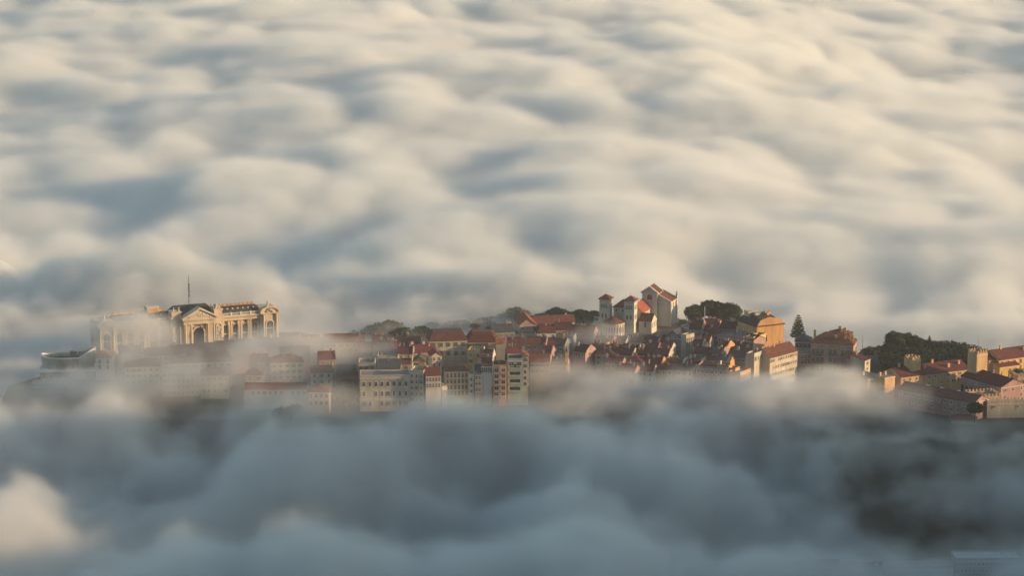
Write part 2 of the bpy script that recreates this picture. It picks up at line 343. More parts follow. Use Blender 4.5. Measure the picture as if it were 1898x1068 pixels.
# ------------------------------------------------------------------ the museum: a long pale stone palace with a pedimented centre
def column(mb, x, y, z0, z1, r=.5, k=0):
    mb.box(x - r * 1.4, x + r * 1.4, y - r * 1.4, y + r * 1.4, z0, z0 + .5, k)
    mb.cyl(x, y, z0 + .5, z1 - .7, r, r * .84, 10, k, cap=False)
    mb.cyl(x, y, z1 - .7, z1 - .25, r * .9, r * 1.3, 10, k, cap=False); mb.box(x - r * 1.45, x + r * 1.45, y - r * 1.45, y + r * 1.45, z1 - .25, z1, k)
def statue(mb, x, y, z, h, k=0, seed=1):
    q = random.Random(seed)
    mb.box(x - .22 * h, x + .22 * h, y - .18 * h, y + .18 * h, z, z + .18 * h, k)
    mb.lathe(x, y, [(.19 * h, z + .18 * h), (.15 * h, z + .4 * h), (.10 * h, z + .56 * h), (.15 * h, z + .72 * h), (.12 * h, z + .82 * h), (.04 * h, z + .85 * h)], 7, k)
    mb.blob((x + .02 * h, y - .02 * h, z + .92 * h), (.075 * h, .075 * h, .1 * h), 6, k, seed)
    for s_ in (-1, 1):
        mb.X, X0 = (Matrix.Translation((x + s_ * .13 * h, y - .04 * h, z + .76 * h)) @ Matrix.Rotation(s_ * q.uniform(.3, 1.9), 4, 'Y')), mb.X
        mb.cyl(0, 0, -.33 * h, 0, .035 * h, .055 * h, 5, k); mb.X = X0
a = at(180, 606, 17); b = at(515, 578.5, 17); MW = (b - a).xy.length; MT = math.atan2(b.y - a.y, b.x - a.x)
mus = thing('museum', 'long pale stone museum with columned wings, arched portal and triangular pediment above the fog', 'museum', (a.x, a.y, 0), MT)
ST = 'museum_stone'
def mu(px): return (px - 180) * MW / 335.0
c0, c1 = mu(312), mu(408); L1 = mu(211); R0 = mu(481); MD = 15
MB().box(L1, c0, 1.6, MD, -8, 16.2).build('wing', ST, mus); MB().box(c1, R0, 1.6, MD, -8, 16.2).build('wing', ST, mus)
MB().box(c0, c1, -4, MD + 3, -8, 18.6).build('central_block', ST, mus)
def pavilion(x0, x1):
    m = MB(); m.box(x0, x1, -1.6, MD + 1, -8, 17)
    xm = (x0 + x1) / 2; r = (x1 - x0) / 2 + .5
    arc = [(xm + r * math.cos(math.pi * i / 12), 17.6 + r * .62 * math.sin(math.pi * i / 12)) for i in range(13)]
    arc2 = [(xm + (r - .9) * math.cos(math.pi * i / 12), 17.6 + (r * .62 - .9) * math.sin(math.pi * i / 12)) for i in range(13)]
    m.box(x0 - .5, x1 + .5, -2.3, MD + 1.5, 17, 17.6)
    n = 13; v = [(x, -2.4, z) for x, z in arc] + [(x, -2.4, z) for x, z in arc2] + [(x, 1.5, z) for x, z in arc] + [(x, 1.5, z) for x, z in arc2]; f = []
    for i in range(n - 1): f += [(i, i + 1, n + i + 1, n + i), (i, 2 * n + i, 2 * n + i + 1, i + 1), (n + i, n + i + 1, 3 * n + i + 1, 3 * n + i)]
    m.add(v, f); m.prism(arc2 + [], -1.7, 1.2)
    m.box(x0 + .2, x1 - .2, 0, MD, 17.6, 19.6)
    p = m.build('pavilion', ST, mus)
    o_ = arch_pts(5.4, 11.6, 10); i_ = arch_pts(4.2, 11, 10); a_ = MB(); ring(a_, o_[:], i_[:], -.4, 0, 0); a_.add([(x, -.06, z) for x, z in i_], [tuple(range(len(i_)))], 1)
    a_.box(-.06, .06, -.12, -.05, 0, 11, 0); a_.box(-2, 2, -.12, -.05, 6.4, 6.7, 0)
    ob('arched_window', a_.mesh('arched_window', ['trim', 'glass']), mus, (xm, -1.62, 1.5))
    cm = MB()
    for s_ in (-1, 1):
        for q in (4.0,): column(cm, xm + s_ * q, -2.3, 0, 16.9, .62)
    cm.build('column_pair', ST, mus)
    sm = MB(); statue(sm, xm - 1.2, -1.2, 17.6 + r * .62 - .2, 3.8, 0, 3)
    for q in range(7): sm.blob((xm + rnd.uniform(-2, 2), -2.2, 18 + rnd.uniform(0, 2)), (.5, .4, .6), 6, 0, q)
    sm.build('statue', ST, mus)
pavilion(0, L1); pavilion(R0, MW)
# wings: giant columns, tall arched windows, entablature and balustrade
me_col = MB(); column(me_col, 0, 0, 0, 14.2, .62); me_col = me_col.mesh('column', [ST])
aw = MB(); o_ = arch_pts(3.9, 10.2, 10); i_ = arch_pts(2.9, 9.6, 10); ring(aw, o_, i_, -.3, .02, 0); aw.add([(x, -.03, z) for x, z in i_], [tuple(range(len(i_)))], 1)
aw.box(-1.45, 1.45, -.25, -.02, 3.6, 4.5, 0); aw.box(-.06, .06, -.1, -.02, 0, 9.4, 0); aw = aw.mesh('arched_window', [ST, 'glass'])
for wa, wb, n in ((L1, c0, 5), (c1, R0, 4)):
    for i in range(n + 1):
        if (wa == L1 and i == n) or (wa == c1 and i == 0): t = wa + (wb - wa) * i / n + (-1.0 if i else 1.0)
        else: t = wa + (wb - wa) * i / n
        t = min(max(t, wa + .9), wb - .9)
        ob('column', me_col, mus, (t, .2, 0))
    for i in range(n): ob('arched_window', aw, mus, (wa + (wb - wa) * (i + .5) / n, 1.58, 1.8))
    e = MB(); e.box(wa, wb, -.7, 1.58, 14.25, 16.1); e.box(wa, wb, -1.3, MD + .4, 16.22, 17.0)
    for i in range(int((wb - wa) / .9)): e.box(wa + .2 + i * .9, wa + .55 + i * .9, -1.1, -.72, 15.7, 16.1)
    e.build('entablature', ST, mus)
    e = MB(); e.box(wa, wb, -.7, -.2, 17.02, 17.4); e.box(wa, wb, -.75, -.15, 18.6, 18.9)
    for i in range(int((wb - wa) / .7)): e.box(wa + .2 + i * .7, wa + .45 + i * .7, -.6, -.3, 17.4, 18.6)
    for i in range(n + 1): e.box(wa + (wb - wa) * i / n - .55 if i else wa, wa + (wb - wa) * i / n + .55 if i < n else wb, -.9, 0, 17.02, 19.3)
    e.build('balustrade', 'trim', mus)
    rf = MB(); rf.add([(wa, .8, 17.02), (wb, .8, 17.02), (wb, MD - 1, 17.02), (wa, MD - 1, 17.02), (wa, 4.5, 21), (wb, 4.5, 21), (wb, MD - 4.5, 21), (wa, MD - 4.5, 21)],
                   [(0, 1, 5, 4), (4, 5, 6, 7), (2, 3, 7, 6), (1, 2, 6, 5), (3, 0, 4, 7)])
    rf = rf.build('roof', 'slate', mus)
    q = MB(); q.box(wa + .5, wb - .5, MD - 4.2, MD - 3.8, 21, 22.1)
    for i in range(9): q.box(wa + 2 + i * (wb - wa) / 9.5, wa + 2.5 + i * (wb - wa) / 9.5, MD - 4.4, MD - 3.6, 21, 22.6)
    q.build('roof_rail', 'ochre', mus)
    for i in range(7):
        MB().box(-.5, .5, -.4, .4, 0, .9).build('roof_vent', 'trim', rf, (wa + (wb - wa) * (i + .6) / 7.5, 4.2, 20.0))
MB().box(mu(277), mu(299), 7, 13, 17, 24.4).build('roof_house', ST, mus); MB().box(mu(276), mu(300), 6.6, 13.4, 24.42, 24.9).build('roof_slab', 'trim', mus)
MB().box(mu(281), mu(297), 6.9, 6.99, 20.4, 23.6).build('bright_panel', 'ochre', mus)
# centre: entablature, portico with columns and pediment, arched portal, relief panels
e = MB(); e.box(c0 - .5, c1 + .5, -4.7, MD + 3.4, 18.62, 19.4)
pa, pb = mu(334), mu(389)
e.box(pa - .8, pb + .8, -7.6, -4.02, 15.2, 17.6); e.box(pa - 1.4, pb + 1.4, -8.2, -4.72, 17.62, 18.4)
for i in range(int((pb - pa) / .9)): e.box(pa + i * .9, pa + .4 + i * .9, -7.95, -7.62, 17.1, 17.6)
e.build('entablature', ST, mus)
xm = (pa + pb) / 2; hw = (pb - pa) / 2 + 1.5
p = MB(); p.prism([(xm - hw, 18.42), (xm + hw, 18.42), (xm, 24.0)], -7.5, -3)
for s_ in (-1, 1): p.prism([(xm + s_ * (hw + .5), 18.42), (xm + s_ * (hw + .5), 19.2), (xm, 25.1), (xm, 24.2)][::s_], -8.4, -2.6)
p.build('pediment', ST, mus)
p = MB()
for i in range(26):
    t = rnd.uniform(-1, 1); p.blob((xm + t * hw * .62, -7.6, 19.2 + rnd.uniform(.2, 3.2) * (1 - abs(t) * .85)), (.45, .3, .6), 6, 0, i)
p.build('pediment_relief', 'trim', mus)
MB().add([(xm - hw, -2.6, 18.45), (xm + hw, -2.6, 18.45), (xm + hw, 9, 18.45), (xm - hw, 9, 18.45), (xm, -2.6, 24.9), (xm, 9, 24.2)], [(0, 4, 5, 3), (1, 2, 5, 4), (2, 3, 5)]).build('portico_roof', 'slate', mus)
me_c2 = MB(); column(me_c2, 0, 0, 0, 15.2, .72); me_c2 = me_c2.mesh('column', [ST])
for t in (pa + .4, pa + 4.0, pb - 4.0, pb - .4): ob('column', me_c2, mus, (t, -6.8, 0))
po = MB(); o_ = arch_pts(8.4, 13.4, 12); i_ = arch_pts(6.6, 12.5, 12); ring(po, o_, i_, -.8, .0, 0); po.add([(x, -.05, z) for x, z in i_], [tuple(range(len(i_)))], 1)
po.box(-4.6, -3.3, -1.0, 0, 7.6, 8.2, 0); po.box(3.3, 4.6, -1.0, 0, 7.6, 8.2, 0)
ob('portal', po.mesh('portal', [ST, 'glass']), mus, (xm, -4.02, 0))
for xa, xb in ((c0 + .8, pa - 1.6), (pb + 1.6, c1 - .8)):
    pn = MB(); pn.box(xa - .4, xb + .4, -4.5, -4.02, 1, 1.6); x_ = (xa + xb) / 2; o_ = [(x + x_, z + 1.8) for x, z in arch_pts(xb - xa, 12.4, 10)]; i_ = [(x + x_, z + 2.1) for x, z in arch_pts(xb - xa - 1, 11.7, 10)]
    ring(pn, o_, i_, -4.5, -4.02, 0)
    for i in range(46):
        zz = rnd.uniform(1.8, 12.2); pn.blob((x_ + rnd.uniform(-1, 1) * (xb - xa) * .34 + .5 * math.sin(zz), -4.35, zz), (.4, .4, .7), 6, 0, i)
    pn.build('relief_panel', 'trim', mus)
t = MB(); t.box(c0 + .4, pa - 1, -3.6, 4, 19.42, 22.2); t.box(pb + 1, c1 - .4, -3.6, 4, 19.42, 22.2); t.box(c0, pa - .6, -3.9, 4.3, 22.2, 22.7); t.box(pb + .6, c1, -3.9, 4.3, 22.2, 22.7)
t.build('attic', ST, mus)
for i, (x_, y_, z_) in enumerate(((c0 + 2, -2, 22.7), (pa - 2.2, -2.4, 22.7), (pb + 2.4, -2.4, 22.7), (c1 - 2, -2, 22.7), (c1 - .5, 6, 19.4))):
    t = MB(); statue(t, 0, 0, 0, 2.8, 0, i + 5); t.build('statue', ST, mus, (x_, y_, z_))
t = MB()
for i in range(16): t.blob((rnd.uniform(pb + .5, c1), rnd.uniform(0, 4), 22.9 + rnd.uniform(0, 1)), (.8, .7, .7), 6, 0, i)
t.build('roof_ornament', ST, mus)
MB().add([(c0 + 2, 4, 19.42), (c1 - 2, 4, 19.42), (c1 - 2, MD + 1, 19.42), (c0 + 2, MD + 1, 19.42), (c0 + 6, 8, 23.4), (c1 - 6, 8, 23.4), (c1 - 6, MD - 2, 23.4), (c0 + 6, MD - 2, 23.4)], [(0, 1, 5, 4), (1, 2, 6, 5), (2, 3, 7, 6), (3, 0, 4, 7), (4, 5, 6, 7)]).build('roof', 'slate', mus)
# antenna mast on the museum roof
mx_, my_ = mu(357), 9
ms = MB()
for i in range(3):
    a_ = i * 2.094; ms.add([(mx_ + .7 * math.cos(a_) - .06, my_ + .7 * math.sin(a_), 23), (mx_ + .7 * math.cos(a_) + .06, my_ + .7 * math.sin(a_), 23), (mx_ + .15 * math.cos(a_) + .05, my_ + .15 * math.sin(a_), 38), (mx_ + .15 * math.cos(a_) - .05, my_ + .15 * math.sin(a_), 38),
             (mx_ + .7 * math.cos(a_), my_ + .7 * math.sin(a_) + .1, 23), (mx_ + .15 * math.cos(a_), my_ + .15 * math.sin(a_) + .1, 38)], [(0, 1, 2, 3), (0, 4, 5, 3), (1, 4, 5, 2)])
for i in range(15):
    z_ = 23.5 + i; q = .7 - .03 * i; ms.box(mx_ - q, mx_ + q, my_ - .05, my_ + .05, z_, z_ + .1); ms.box(mx_ - .05, mx_ + .05, my_ - q, my_ + q, z_ + .3, z_ + .4)
ms.cyl(mx_, my_, 38, 41.5, .16, .1, 6)
for z_, w_ in ((40, .5), (37.5, .8), (35.2, .5), (33.2, 1.1), (31, .5), (28.8, .7)):
    ms.box(mx_ - w_, mx_ + w_ * .8, my_ - .06, my_ + .06, z_, z_ + .12)
for z_ in (35.6, 33.8, 31.6, 29.2): ms.cyl(mx_, my_ - .3, z_, z_ + 1.0, .55, .55, 8)
for s_ in (-1, 1): ms.add([(mx_, my_, 26.5), (mx_ + .1, my_, 26.4), (mx_ + s_ * 5, my_, 23.2), (mx_ + s_ * 5 - .1, my_, 23.3)], [(0, 1, 2, 3)])
mast_o = ms.build('antenna_mast', 'metal', mus)

# ------------------------------------------------------------------ wings and towers sharing one root
def sub(root, name, mesh, wpos, rz):      # place a part of a root by world position and rotation
    rm = Matrix.Translation(root.location) @ Matrix.Rotation(root.rotation_euler.z, 4, 'Z')
    lp = rm.inverted() @ Vector(wpos); return ob(name, mesh, root, lp, rz - root.rotation_euler.z)
def wing(root, x0, y0, z, W, D, th, roof='gable', rh=3.0, wall='cream', tile='tile', front=None, side=None, left=None, ch=0, base=-10, name='wing', ov=.5, cren=0, ww=1.1, wh=1.7, shut='', fl=3.6, trim='trim', wk='rect'):
    """a part placed by its front left eave corner in the photo; windows, roof and chimneys are its sub-parts"""
    p = at(x0, y0, z); r = sub(root, name, wall_mesh(roof, W, D, z, rh, base).mesh(name, [wall]), (p.x, p.y, 0), th)
    if roof == 'none': pass
    elif roof == 'flat': MB().box(.3, W - .3, .3, D - .3, z - .01, z + .12).build('roof', tile, r)
    else: ob('roof', roof_mesh(roof, W, D, z, rh, ov).mesh('roof', [tile]), r)
    m = MB(); m.box(-.22, W + .22, -.25, -.005, z - .5, z - .15); m.box(W + .005, W + .25, 0, D, z - .5, z - .15); m.build('cornice', trim, r)
    if cren:
        m = MB(); t = .45
        for (xa, xb, ya, yb) in ((0, W, 0, t), (0, W, D - t, D), (0, t, t, D - t), (W - t, W, t, D - t)):
            m.box(xa, xb, ya, yb, z, z + 1.0)
            L = max(xb - xa, yb - ya); n = max(2, int(L / 1.9))
            for i in range(n):
                u = (i + .25) * L / n; v_ = u + L / n * .5
                if xb - xa > yb - ya: m.box(xa + u, xa + v_, ya, yb, z + 1.0, z + 2.2)
                else: m.box(xa, xb, ya + u, ya + v_, z + 1.0, z + 2.2)
        m.build('battlement', wall, r)
    for s_, sp in (('f', front), ('r', side), ('l', left)):
        if not sp: continue
        for q in range(sp[1]): windows(r, s_, W, D, sp[0], z - 1.0 - wh - q * fl, (sp[2] if len(sp) > 2 else wk), ww, wh, shut)
    for i in range(ch):
        x = (i + rnd.uniform(.3, .7)) / ch * W; y = D * rnd.choice((.5, .3)); zz = z + (rh * (1 - abs(y / D - .5) * 2) if roof in ('gable',) else rh * .4)
        chimney(r, x, y, zz, 2.0, 1.1, .9, wall, 0)
    return r, p

# ------------------------------------------------------------------ the cathedral
CT = R(-20); cp = at(1111, 554, 21)
cat_ = thing('cathedral', 'pale stone cathedral with two square bell towers and stepped red roofs on the skyline', 'cathedral', (cp.x, cp.y, 0), CT)
CS = 'cathedral_stone'
def bell_tower(x, y):
    t, p = wing(cat_, x, y, 21, 6.3, 6.3, CT, 'hip', 2.6, CS, 'tile', base=-4, name='bell_tower', ov=.8)
    ow = win_mesh('arch', .62, 2.4, ''); ow2 = win_mesh('arch', 1.0, 2.8, '')
    for rz, f in ((0, lambda u: (u, -.01)), (math.pi / 2, lambda u: (6.31, u)), (-math.pi / 2, lambda u: (-.01, u))):
        for i in range(4): ob('window', ow, t, (*f(1.5 + i * 1.1), 15.6), rz)
        for i in range(2): ob('window', ow2, t, (*f(2.0 + i * 2.3), 9.4), rz)
    m = MB()
    for z_ in (14.4, 7.4): m.box(-.15, 6.45, -.15, -.005, z_, z_ + .35); m.box(6.305, 6.45, -.15, 6.45, z_, z_ + .35)
    for i in range(9): m.box(.15 + i * .7, .45 + i * .7, -.3, -.005, 19.9, 20.5); m.box(6.305, 6.6, .15 + i * .7, .45 + i * .7, 19.9, 20.5)
    m.cyl(3.15, 3.15, 23.4, 25.6, .1, .05, 6); m.box(2.7, 3.6, 3.1, 3.2, 24.7, 24.9)
    m.build('string_course', 'trim', t)
bell_tower(1111, 554); bell_tower(1157, 557)
# apse between and in front of the towers: round chapel with a half-cone roof
p = at(1138, 600, 7.5); q = MB(); q.lathe(0, 0, [(6.4, -8), (6.4, 7.0), (6.8, 7.0), (6.8, 7.6)], 28)
ap = sub(cat_, 'apse', q.mesh('apse', [CS]), (p.x, p.y + 4, 0), CT)
MB().lathe(0, 0, [(7.0, 7.6), (6.9, 7.9), (.15, 11.3), (.1, 12.4)], 28).build('roof', 'tile', ap)
q = MB()
for i in range(16):
    a_ = -math.pi / 2 + (i - 8) * .26; q.X = Matrix.Rotation(a_ + math.pi / 2, 4, 'Z'); q.box(-.25, .25, -6.75, -6.35, -8, 7.0); q.box(.6, 1.1, -6.5, -6.38, 2.0, 5.2, 1)
q.X = None; q.build('buttress', ['trim', 'glass'], ap)
wing(cat_, 1137, 569, 15.5, 12, 10, CT, 'hip', 4.2, CS, 'tile_old', (3, 1, 'arch'), base=-5, name='choir')
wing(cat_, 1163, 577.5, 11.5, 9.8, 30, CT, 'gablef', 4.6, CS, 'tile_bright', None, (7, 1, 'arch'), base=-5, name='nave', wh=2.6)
# chapel with its gable to the right
wing(cat_, 1184, 594, 8.0, 8.2, 10.5, CT, 'gable', 3.4, CS, 'tile', (1, 1), (3, 1, 'arch'), base=-8, name='side_chapel', wh=3.2, ww=.9)
tr, tp = wing(cat_, 1189, 556.5, 15.4, 18.6, 13.5, CT, 'gablef', 4.4, CS, 'tile', None, (3, 1, 'arch'), base=-8, name='transept', wh=4.2, ww=1.3, ov=.3)
m = MB()
for s_ in (-1, 1): m.prism([(9.3 + s_ * 9.9, 15.0), (9.3 + s_ * 9.9, 16.0), (9.3, 20.9), (9.3, 19.9)][::s_], -.55, .25)
for s_ in (1,): m.prism([(9.3 + s_ * 9.9, 15.0), (9.3 + s_ * 9.9, 16.0), (9.3, 20.9), (9.3, 19.9)][::s_], 13.3, 14.0)
m.box(18.61, 19.2, -.3, .7, -8, 15.3); m.box(18.61, 19.2, 12.6, 13.9, -8, 16.4); m.box(18.3, 19.3, 12.4, 14.1, 16.4, 17.4)
for z_ in (5.2, 9.8): m.box(0, 18.6, -.2, -.005, z_, z_ + .3)
m.build('coping', 'trim', tr)
m = MB(); statue(m, 18.7, 13.2, 17.4, 2.6, 0, 8); statue(m, .8, 1, 18.4, 2.2, 0, 9); m.build('statue', 'metal', tr)
cr, _ = wing(cat_, 1190, 541.5, 20.6, 9.6, 10, CT, 'gablef', 3.6, CS, 'tile', (1, 1, 'arch'), None, base=-7, name='crossing_tower', ov=.5, wh=3.0, ww=3.2)
cr.location.x += .5; cr.location.y -= 1.3
m = MB()
for ya, yb in ((-.75, .5), (9.2, 10.2)):
    for s_ in (-1, 1): m.prism([(4.8 + s_ * 5.6, 20.2), (4.8 + s_ * 5.6, 21.1), (4.8, 25.1), (4.8, 24.1)][::s_], ya, yb)
m.build('coping', 'trim', cr)
wing(cat_, 1101, 586, 9.0, 6, 14, CT, 'hip', 2.4, CS, 'tile_old', (2, 1), base=-5, name='sacristy')

# ------------------------------------------------------------------ the palace with its battlemented towers and arcaded court
PT = R(31); pp = at(1674, 699, 12)
pal = thing('palace', 'rambling ochre palace with tiled wings, battlemented square towers and an arcaded courtyard', 'palace', (pp.x, pp.y, 0), PT)
PW = 'palace'
a = at(1670, 700, 12); b = at(1797, 684.5, 12); PT = math.atan2(b.y - a.y, b.x - a.x)
w1, _ = wing(pal, 1670, 700, 12, (b - a).xy.length, 17, PT, 'gable', 3.6, PW, 'tile', (11, 2), None, None, 4, name='courtyard_wing', wh=1.5, shut='')
chimney(w1, 34, 3.5, 13.4, 2.2, 1.4, 1.0, PW, 0)
a = at(1781, 697, 11.5); b = at(1856, 719, 11.5); th2 = math.atan2(b.y - a.y, b.x - a.x); L2 = (b - a).xy.length
w2, _ = wing(pal, 1781, 697, 11.5, L2, 17, th2, 'gable', 3.6, 'rose', 'tile', None, (3, 2), None, 3, name='arcade_wing')
ar = MB(); n = 9
for i in range(n):
    x_ = L2 * (i + .5) / n; o_ = [(x + x_, z) for x, z in arch_pts(L2 / n - .1, 8, 8)]; i_ = [(x + x_, z) for x, z in arch_pts(L2 / n - 1.3, 7.2, 8)]
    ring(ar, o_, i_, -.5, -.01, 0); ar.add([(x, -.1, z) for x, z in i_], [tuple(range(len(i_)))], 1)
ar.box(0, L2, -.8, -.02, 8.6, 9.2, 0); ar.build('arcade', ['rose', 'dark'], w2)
a = at(1664, 722, 9.5); b = at(1806, 748, 9.5); th3 = math.atan2(b.y - a.y, b.x - a.x); L3 = (b - a).xy.length
w3, _ = wing(pal, 1664, 722, 9.5, L3, 14, th3, 'gable', 3.0, 'rose', 'tile', (12, 2), None, None, 0, name='front_wing')
for t in (.3, .48, .7, .85): MB().box(-.9, .9, -.5, .5, 0, .25).build('skylight', 'white_roof', w3, (L3 * t, 7, 12.75))
wing(pal, 1609, 704, 12, 14, 18, R(38), 'flat', 0, PW, 'terrace', (2, 1), None, None, 1, name='corner_block', cren=0)
wing(pal, 1640, 701, 13, 8, 10, R(38), 'flat', 0, PW, 'terrace', None, None, None, 2, name='link_block')
wing(pal, 1690, 670, 19.5, 6.4, 6.4, R(32), 'flat', 0, PW, 'terrace', name='battlement_tower', cren=1)
t2, _ = wing(pal, 1811, 659, 24, 7.6, 7.6, R(32), 'flat', 0, PW, 'terrace', (1, 1), name='battlement_tower', cren=1, wh=1.9)
MB().cyl(4.4, 4.4, 24, 33.5, .12, .06, 6).build('flagpole', 'metal', t2)
wing(pal, 1852, 668, 14, 40, 16, R(30), 'gable', 4, 'yellow', 'tile', (9, 2), None, None, 3, name='state_wing', wh=2.4, ww=1.5)
wing(pal, 1853, 681, 11, 14, 22, R(28), 'gable', 3, 'yellow', 'tile', None, (3, 1), None, 1, name='rear_wing')
wing(pal, 1833, 668, 14, 14, 14, R(28), 'gable', 2.6, PW, 'tile_old', None, None, None, 1, name='middle_wing')
w4, _ = wing(pal, 1886, 702, 11, 30, 16, R(8), 'flat', 0, PW, 'terrace', (4, 2), name='bastion_block', cren=1)
a = at(1800, 736, 8)
rb, _ = wing(pal, 1804, 740, 9.0, 16, 13, R(12), 'flat', 0, PW, 'terrace', name='round_bastion', cren=1, base=-16)
wing(pal, 1830, 750, 7.5, 46, 6, R(4), 'flat', 0, 'stone', 'terrace', (7, 1), name='curtain_wall', cren=1, base=-22, wh=1.0, ww=.9)
p = at(1858, 722, 8); q = MB(); q.lathe(0, 0, [(4.0, -4), (4.0, 8.0), (4.4, 8.0), (4.4, 8.4)], 20)
dm = sub(pal, 'chapel_drum', q.mesh('chapel_drum', ['rose']), (p.x, p.y + 3, 0), 0)
MB().lathe(0, 0, [(4.2, 8.4), (4.0, 9.6), (3.2, 11.2), (1.9, 12.4), (.9, 12.8)], 20).build('dome', 'tile_bright', dm, smooth=True)
MB().lathe(0, 0, [(.9, 12.6), (.9, 14.6), (1.1, 14.7), (.5, 15.6), (.08, 17.4)], 10).build('lantern', PW, dm)

# arcaded garden pavilion below the palace
a = at(1763, 778, 2)
pv = thing('garden_pavilion', 'small arcaded pavilion with red roof at the foot of the palace wall', 'pavilion', (a.x, a.y, 0), R(-10))
MB().box(0, 13, 0, 7, -12, 2).build('wall', 'palace', pv); ob('roof', roof_mesh('hip', 13, 7, 2, 2.4).mesh('roof', ['tile']), pv)
m = MB()
for i in range(4):
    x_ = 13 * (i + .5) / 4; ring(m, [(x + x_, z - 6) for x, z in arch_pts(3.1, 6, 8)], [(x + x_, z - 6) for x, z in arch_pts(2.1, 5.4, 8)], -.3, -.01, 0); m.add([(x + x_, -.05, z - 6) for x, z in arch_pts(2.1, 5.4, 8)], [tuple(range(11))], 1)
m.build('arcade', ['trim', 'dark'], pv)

# ------------------------------------------------------------------ curved modern building at the left end
a = at(126, 690, 4); cb = thing('curved_building', 'modern curved building shaped like a boat hull with a pale rim', 'building', (a.x, a.y, 0), R(6))
n = 56
def_top = lambda u: 11.2 + 4.2 * sstep(.35, 1.0, u) + 1.2 * sstep(-.75, -1.05, u)
v = []; f = []
for k_, (sc, off) in enumerate(((.93, None), (1.0, 0), (1.0, .0), (.955, 0), (.955, -1.6))):
    for i in range(n):
        a_ = 2 * math.pi * i / n; x = 15.5 * math.cos(a_) * sc; y = 8.5 * math.sin(a_) * sc + 8.5
        z = 5.2 if k_ == 0 else float(def_top(math.cos(a_))) + (off if k_ != 2 else .35)
        if k_ == 1: z -= .02
        if k_ == 3: z += .35
        v.append((x, y, z))
for k_ in range(4):
    for i in range(n): j = (i + 1) % n; f.append((k_ * n + i, k_ * n + j, (k_ + 1) * n + j, (k_ + 1) * n + i))
MB().add(v, f).build('hull_wall', 'pale', cb)
v = []
for i in range(n): a_ = 2 * math.pi * i / n; v.append((15.5 * math.cos(a_) * .955, 8.5 * math.sin(a_) * .955 + 8.5, float(def_top(math.cos(a_))) - 1.6))
v.append((0, 8.5, 10)); MB().add(v, [(i, (i + 1) % n, n) for i in range(n)]).build('roof', 'slate', cb)
v = []; f = []
for k_, (sc, dz) in enumerate(((1.012, -.1), (1.012, .55), (.95, .55), (.95, -.1))):
    for i in range(n): a_ = 2 * math.pi * i / n; v.append((15.5 * math.cos(a_) * sc, 8.5 * math.sin(a_) * sc + 8.5, float(def_top(math.cos(a_))) + dz + .3))
for k_ in range(3):
    for i in range(n): j = (i + 1) % n; f.append((k_ * n + i, k_ * n + j, (k_ + 1) * n + j, (k_ + 1) * n + i))
MB().add(v, f).build('rim', 'white', cb)
m = MB()
for i in range(14): x = rnd.uniform(2, 12); y = rnd.uniform(4, 13); s_ = rnd.uniform(.5, 1.3); m.box(x - s_, x + s_, y - s_ * .6, y + s_ * .6, 9.5, 13.2 + rnd.uniform(0, 1.2))
m.build('roof_plant', 'copper', cb)
MB().box(-16, 18, -1.5, 16, 4.2, 5.2).build('cornice_slab', 'white', cb)
bb = MB().box(-15.5, 17.5, -.5, 15.5, -14, 4.18).build('lower_storeys', 'grey', cb)
for q in range(3): windows(bb, 'f', 33, 16, 8, .6 - q * 3.4, 'rect', 1.6, 1.8)
for o_ in list(bb.children): o_.location.x -= 15.5; o_.location.y -= .5

# ------------------------------------------------------------------ the houses of the old town, far left to far right
ORD = ['leftmost', 'second', 'third', 'fourth', 'fifth', 'sixth', 'seventh', 'eighth', 'ninth', 'tenth', 'eleventh', 'twelfth']
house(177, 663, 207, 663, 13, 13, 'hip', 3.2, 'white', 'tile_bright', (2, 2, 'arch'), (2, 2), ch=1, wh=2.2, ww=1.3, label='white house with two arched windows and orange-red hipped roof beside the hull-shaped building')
house(60, 716, 128, 714, 6, 12, 'flat', 0, 'grey', 'terrace', (9, 3), None, ch=1, name='apartment_building', cat='building', label='long grey block nearly lost in mist below the hull-shaped building')
house(224, 657, 262, 655, 13, 14, 'gable', 3, 'rose', 'tile', (4, 2), (2, 2), ch=2, label='veiled house with dull red roof left of the pale pinnacle')
house(274, 660, 322, 657, 12, 14, 'gable', 3, 'cream', 'tile', (5, 2), (2, 2), ch=2, label='veiled cream house with red roof right of the pale pinnacle')
# pale pinnacle of a church
a = at(268, 658, 6); pn = thing('pinnacle_turret', 'slender pale pinnacle catching the sun in front of the museum wing', 'turret', (a.x, a.y, 0))
MB().cyl(0, 0, 0, 10.5, 1.3, 1.1, 8).build('shaft', 'cream', pn); MB().cyl(0, 0, 10.5, 10.9, 1.5, 1.5, 8).build('cornice', 'trim', pn); MB().cyl(0, 0, 10.9, 16.8, 1.15, .05, 8).build('spire', 'pale', pn)
house(320, 656, 402, 650, 14.5, 13, 'gable', 3.2, 'rose', 'tile_old', (7, 2), None, ch=2, label='long red-roofed house directly below the museum portal')
house(404, 648, 505, 640, 15, 13, 'gable', 3.2, 'rose', 'tile', (8, 2), (2, 2), ch=4, label='long house with tiled roof below the columns of the museum wing')
house(344, 673, 430, 670, 14, 13, 'mansard', 4.6, 'cream', 'tile', (7, 3), (2, 3), ch=2, wh=1.9, label='broad cream house with tall wine-red mansard roof in front of the museum')
house(231, 681, 296, 679, 12, 14, 'hip', 3.2, 'pale', 'tile_old', (6, 3), (2, 2), ch=2, label='pale house deep in mist below the pinnacle')
house(301, 690, 369, 688, 14, 15, 'flat', 0, 'cream', 'terrace', (8, 4), (3, 4), ch=3, name='apartment_building', cat='building', label='cream block with flat parapeted roof fading into mist below the mansard house')
house(371, 697, 424, 696, 13, 13, 'hip', 3.2, 'pale', 'tile_old', (5, 3), (2, 3), ch=1, label='pale hip-roofed house beside the dark gap in the mist')
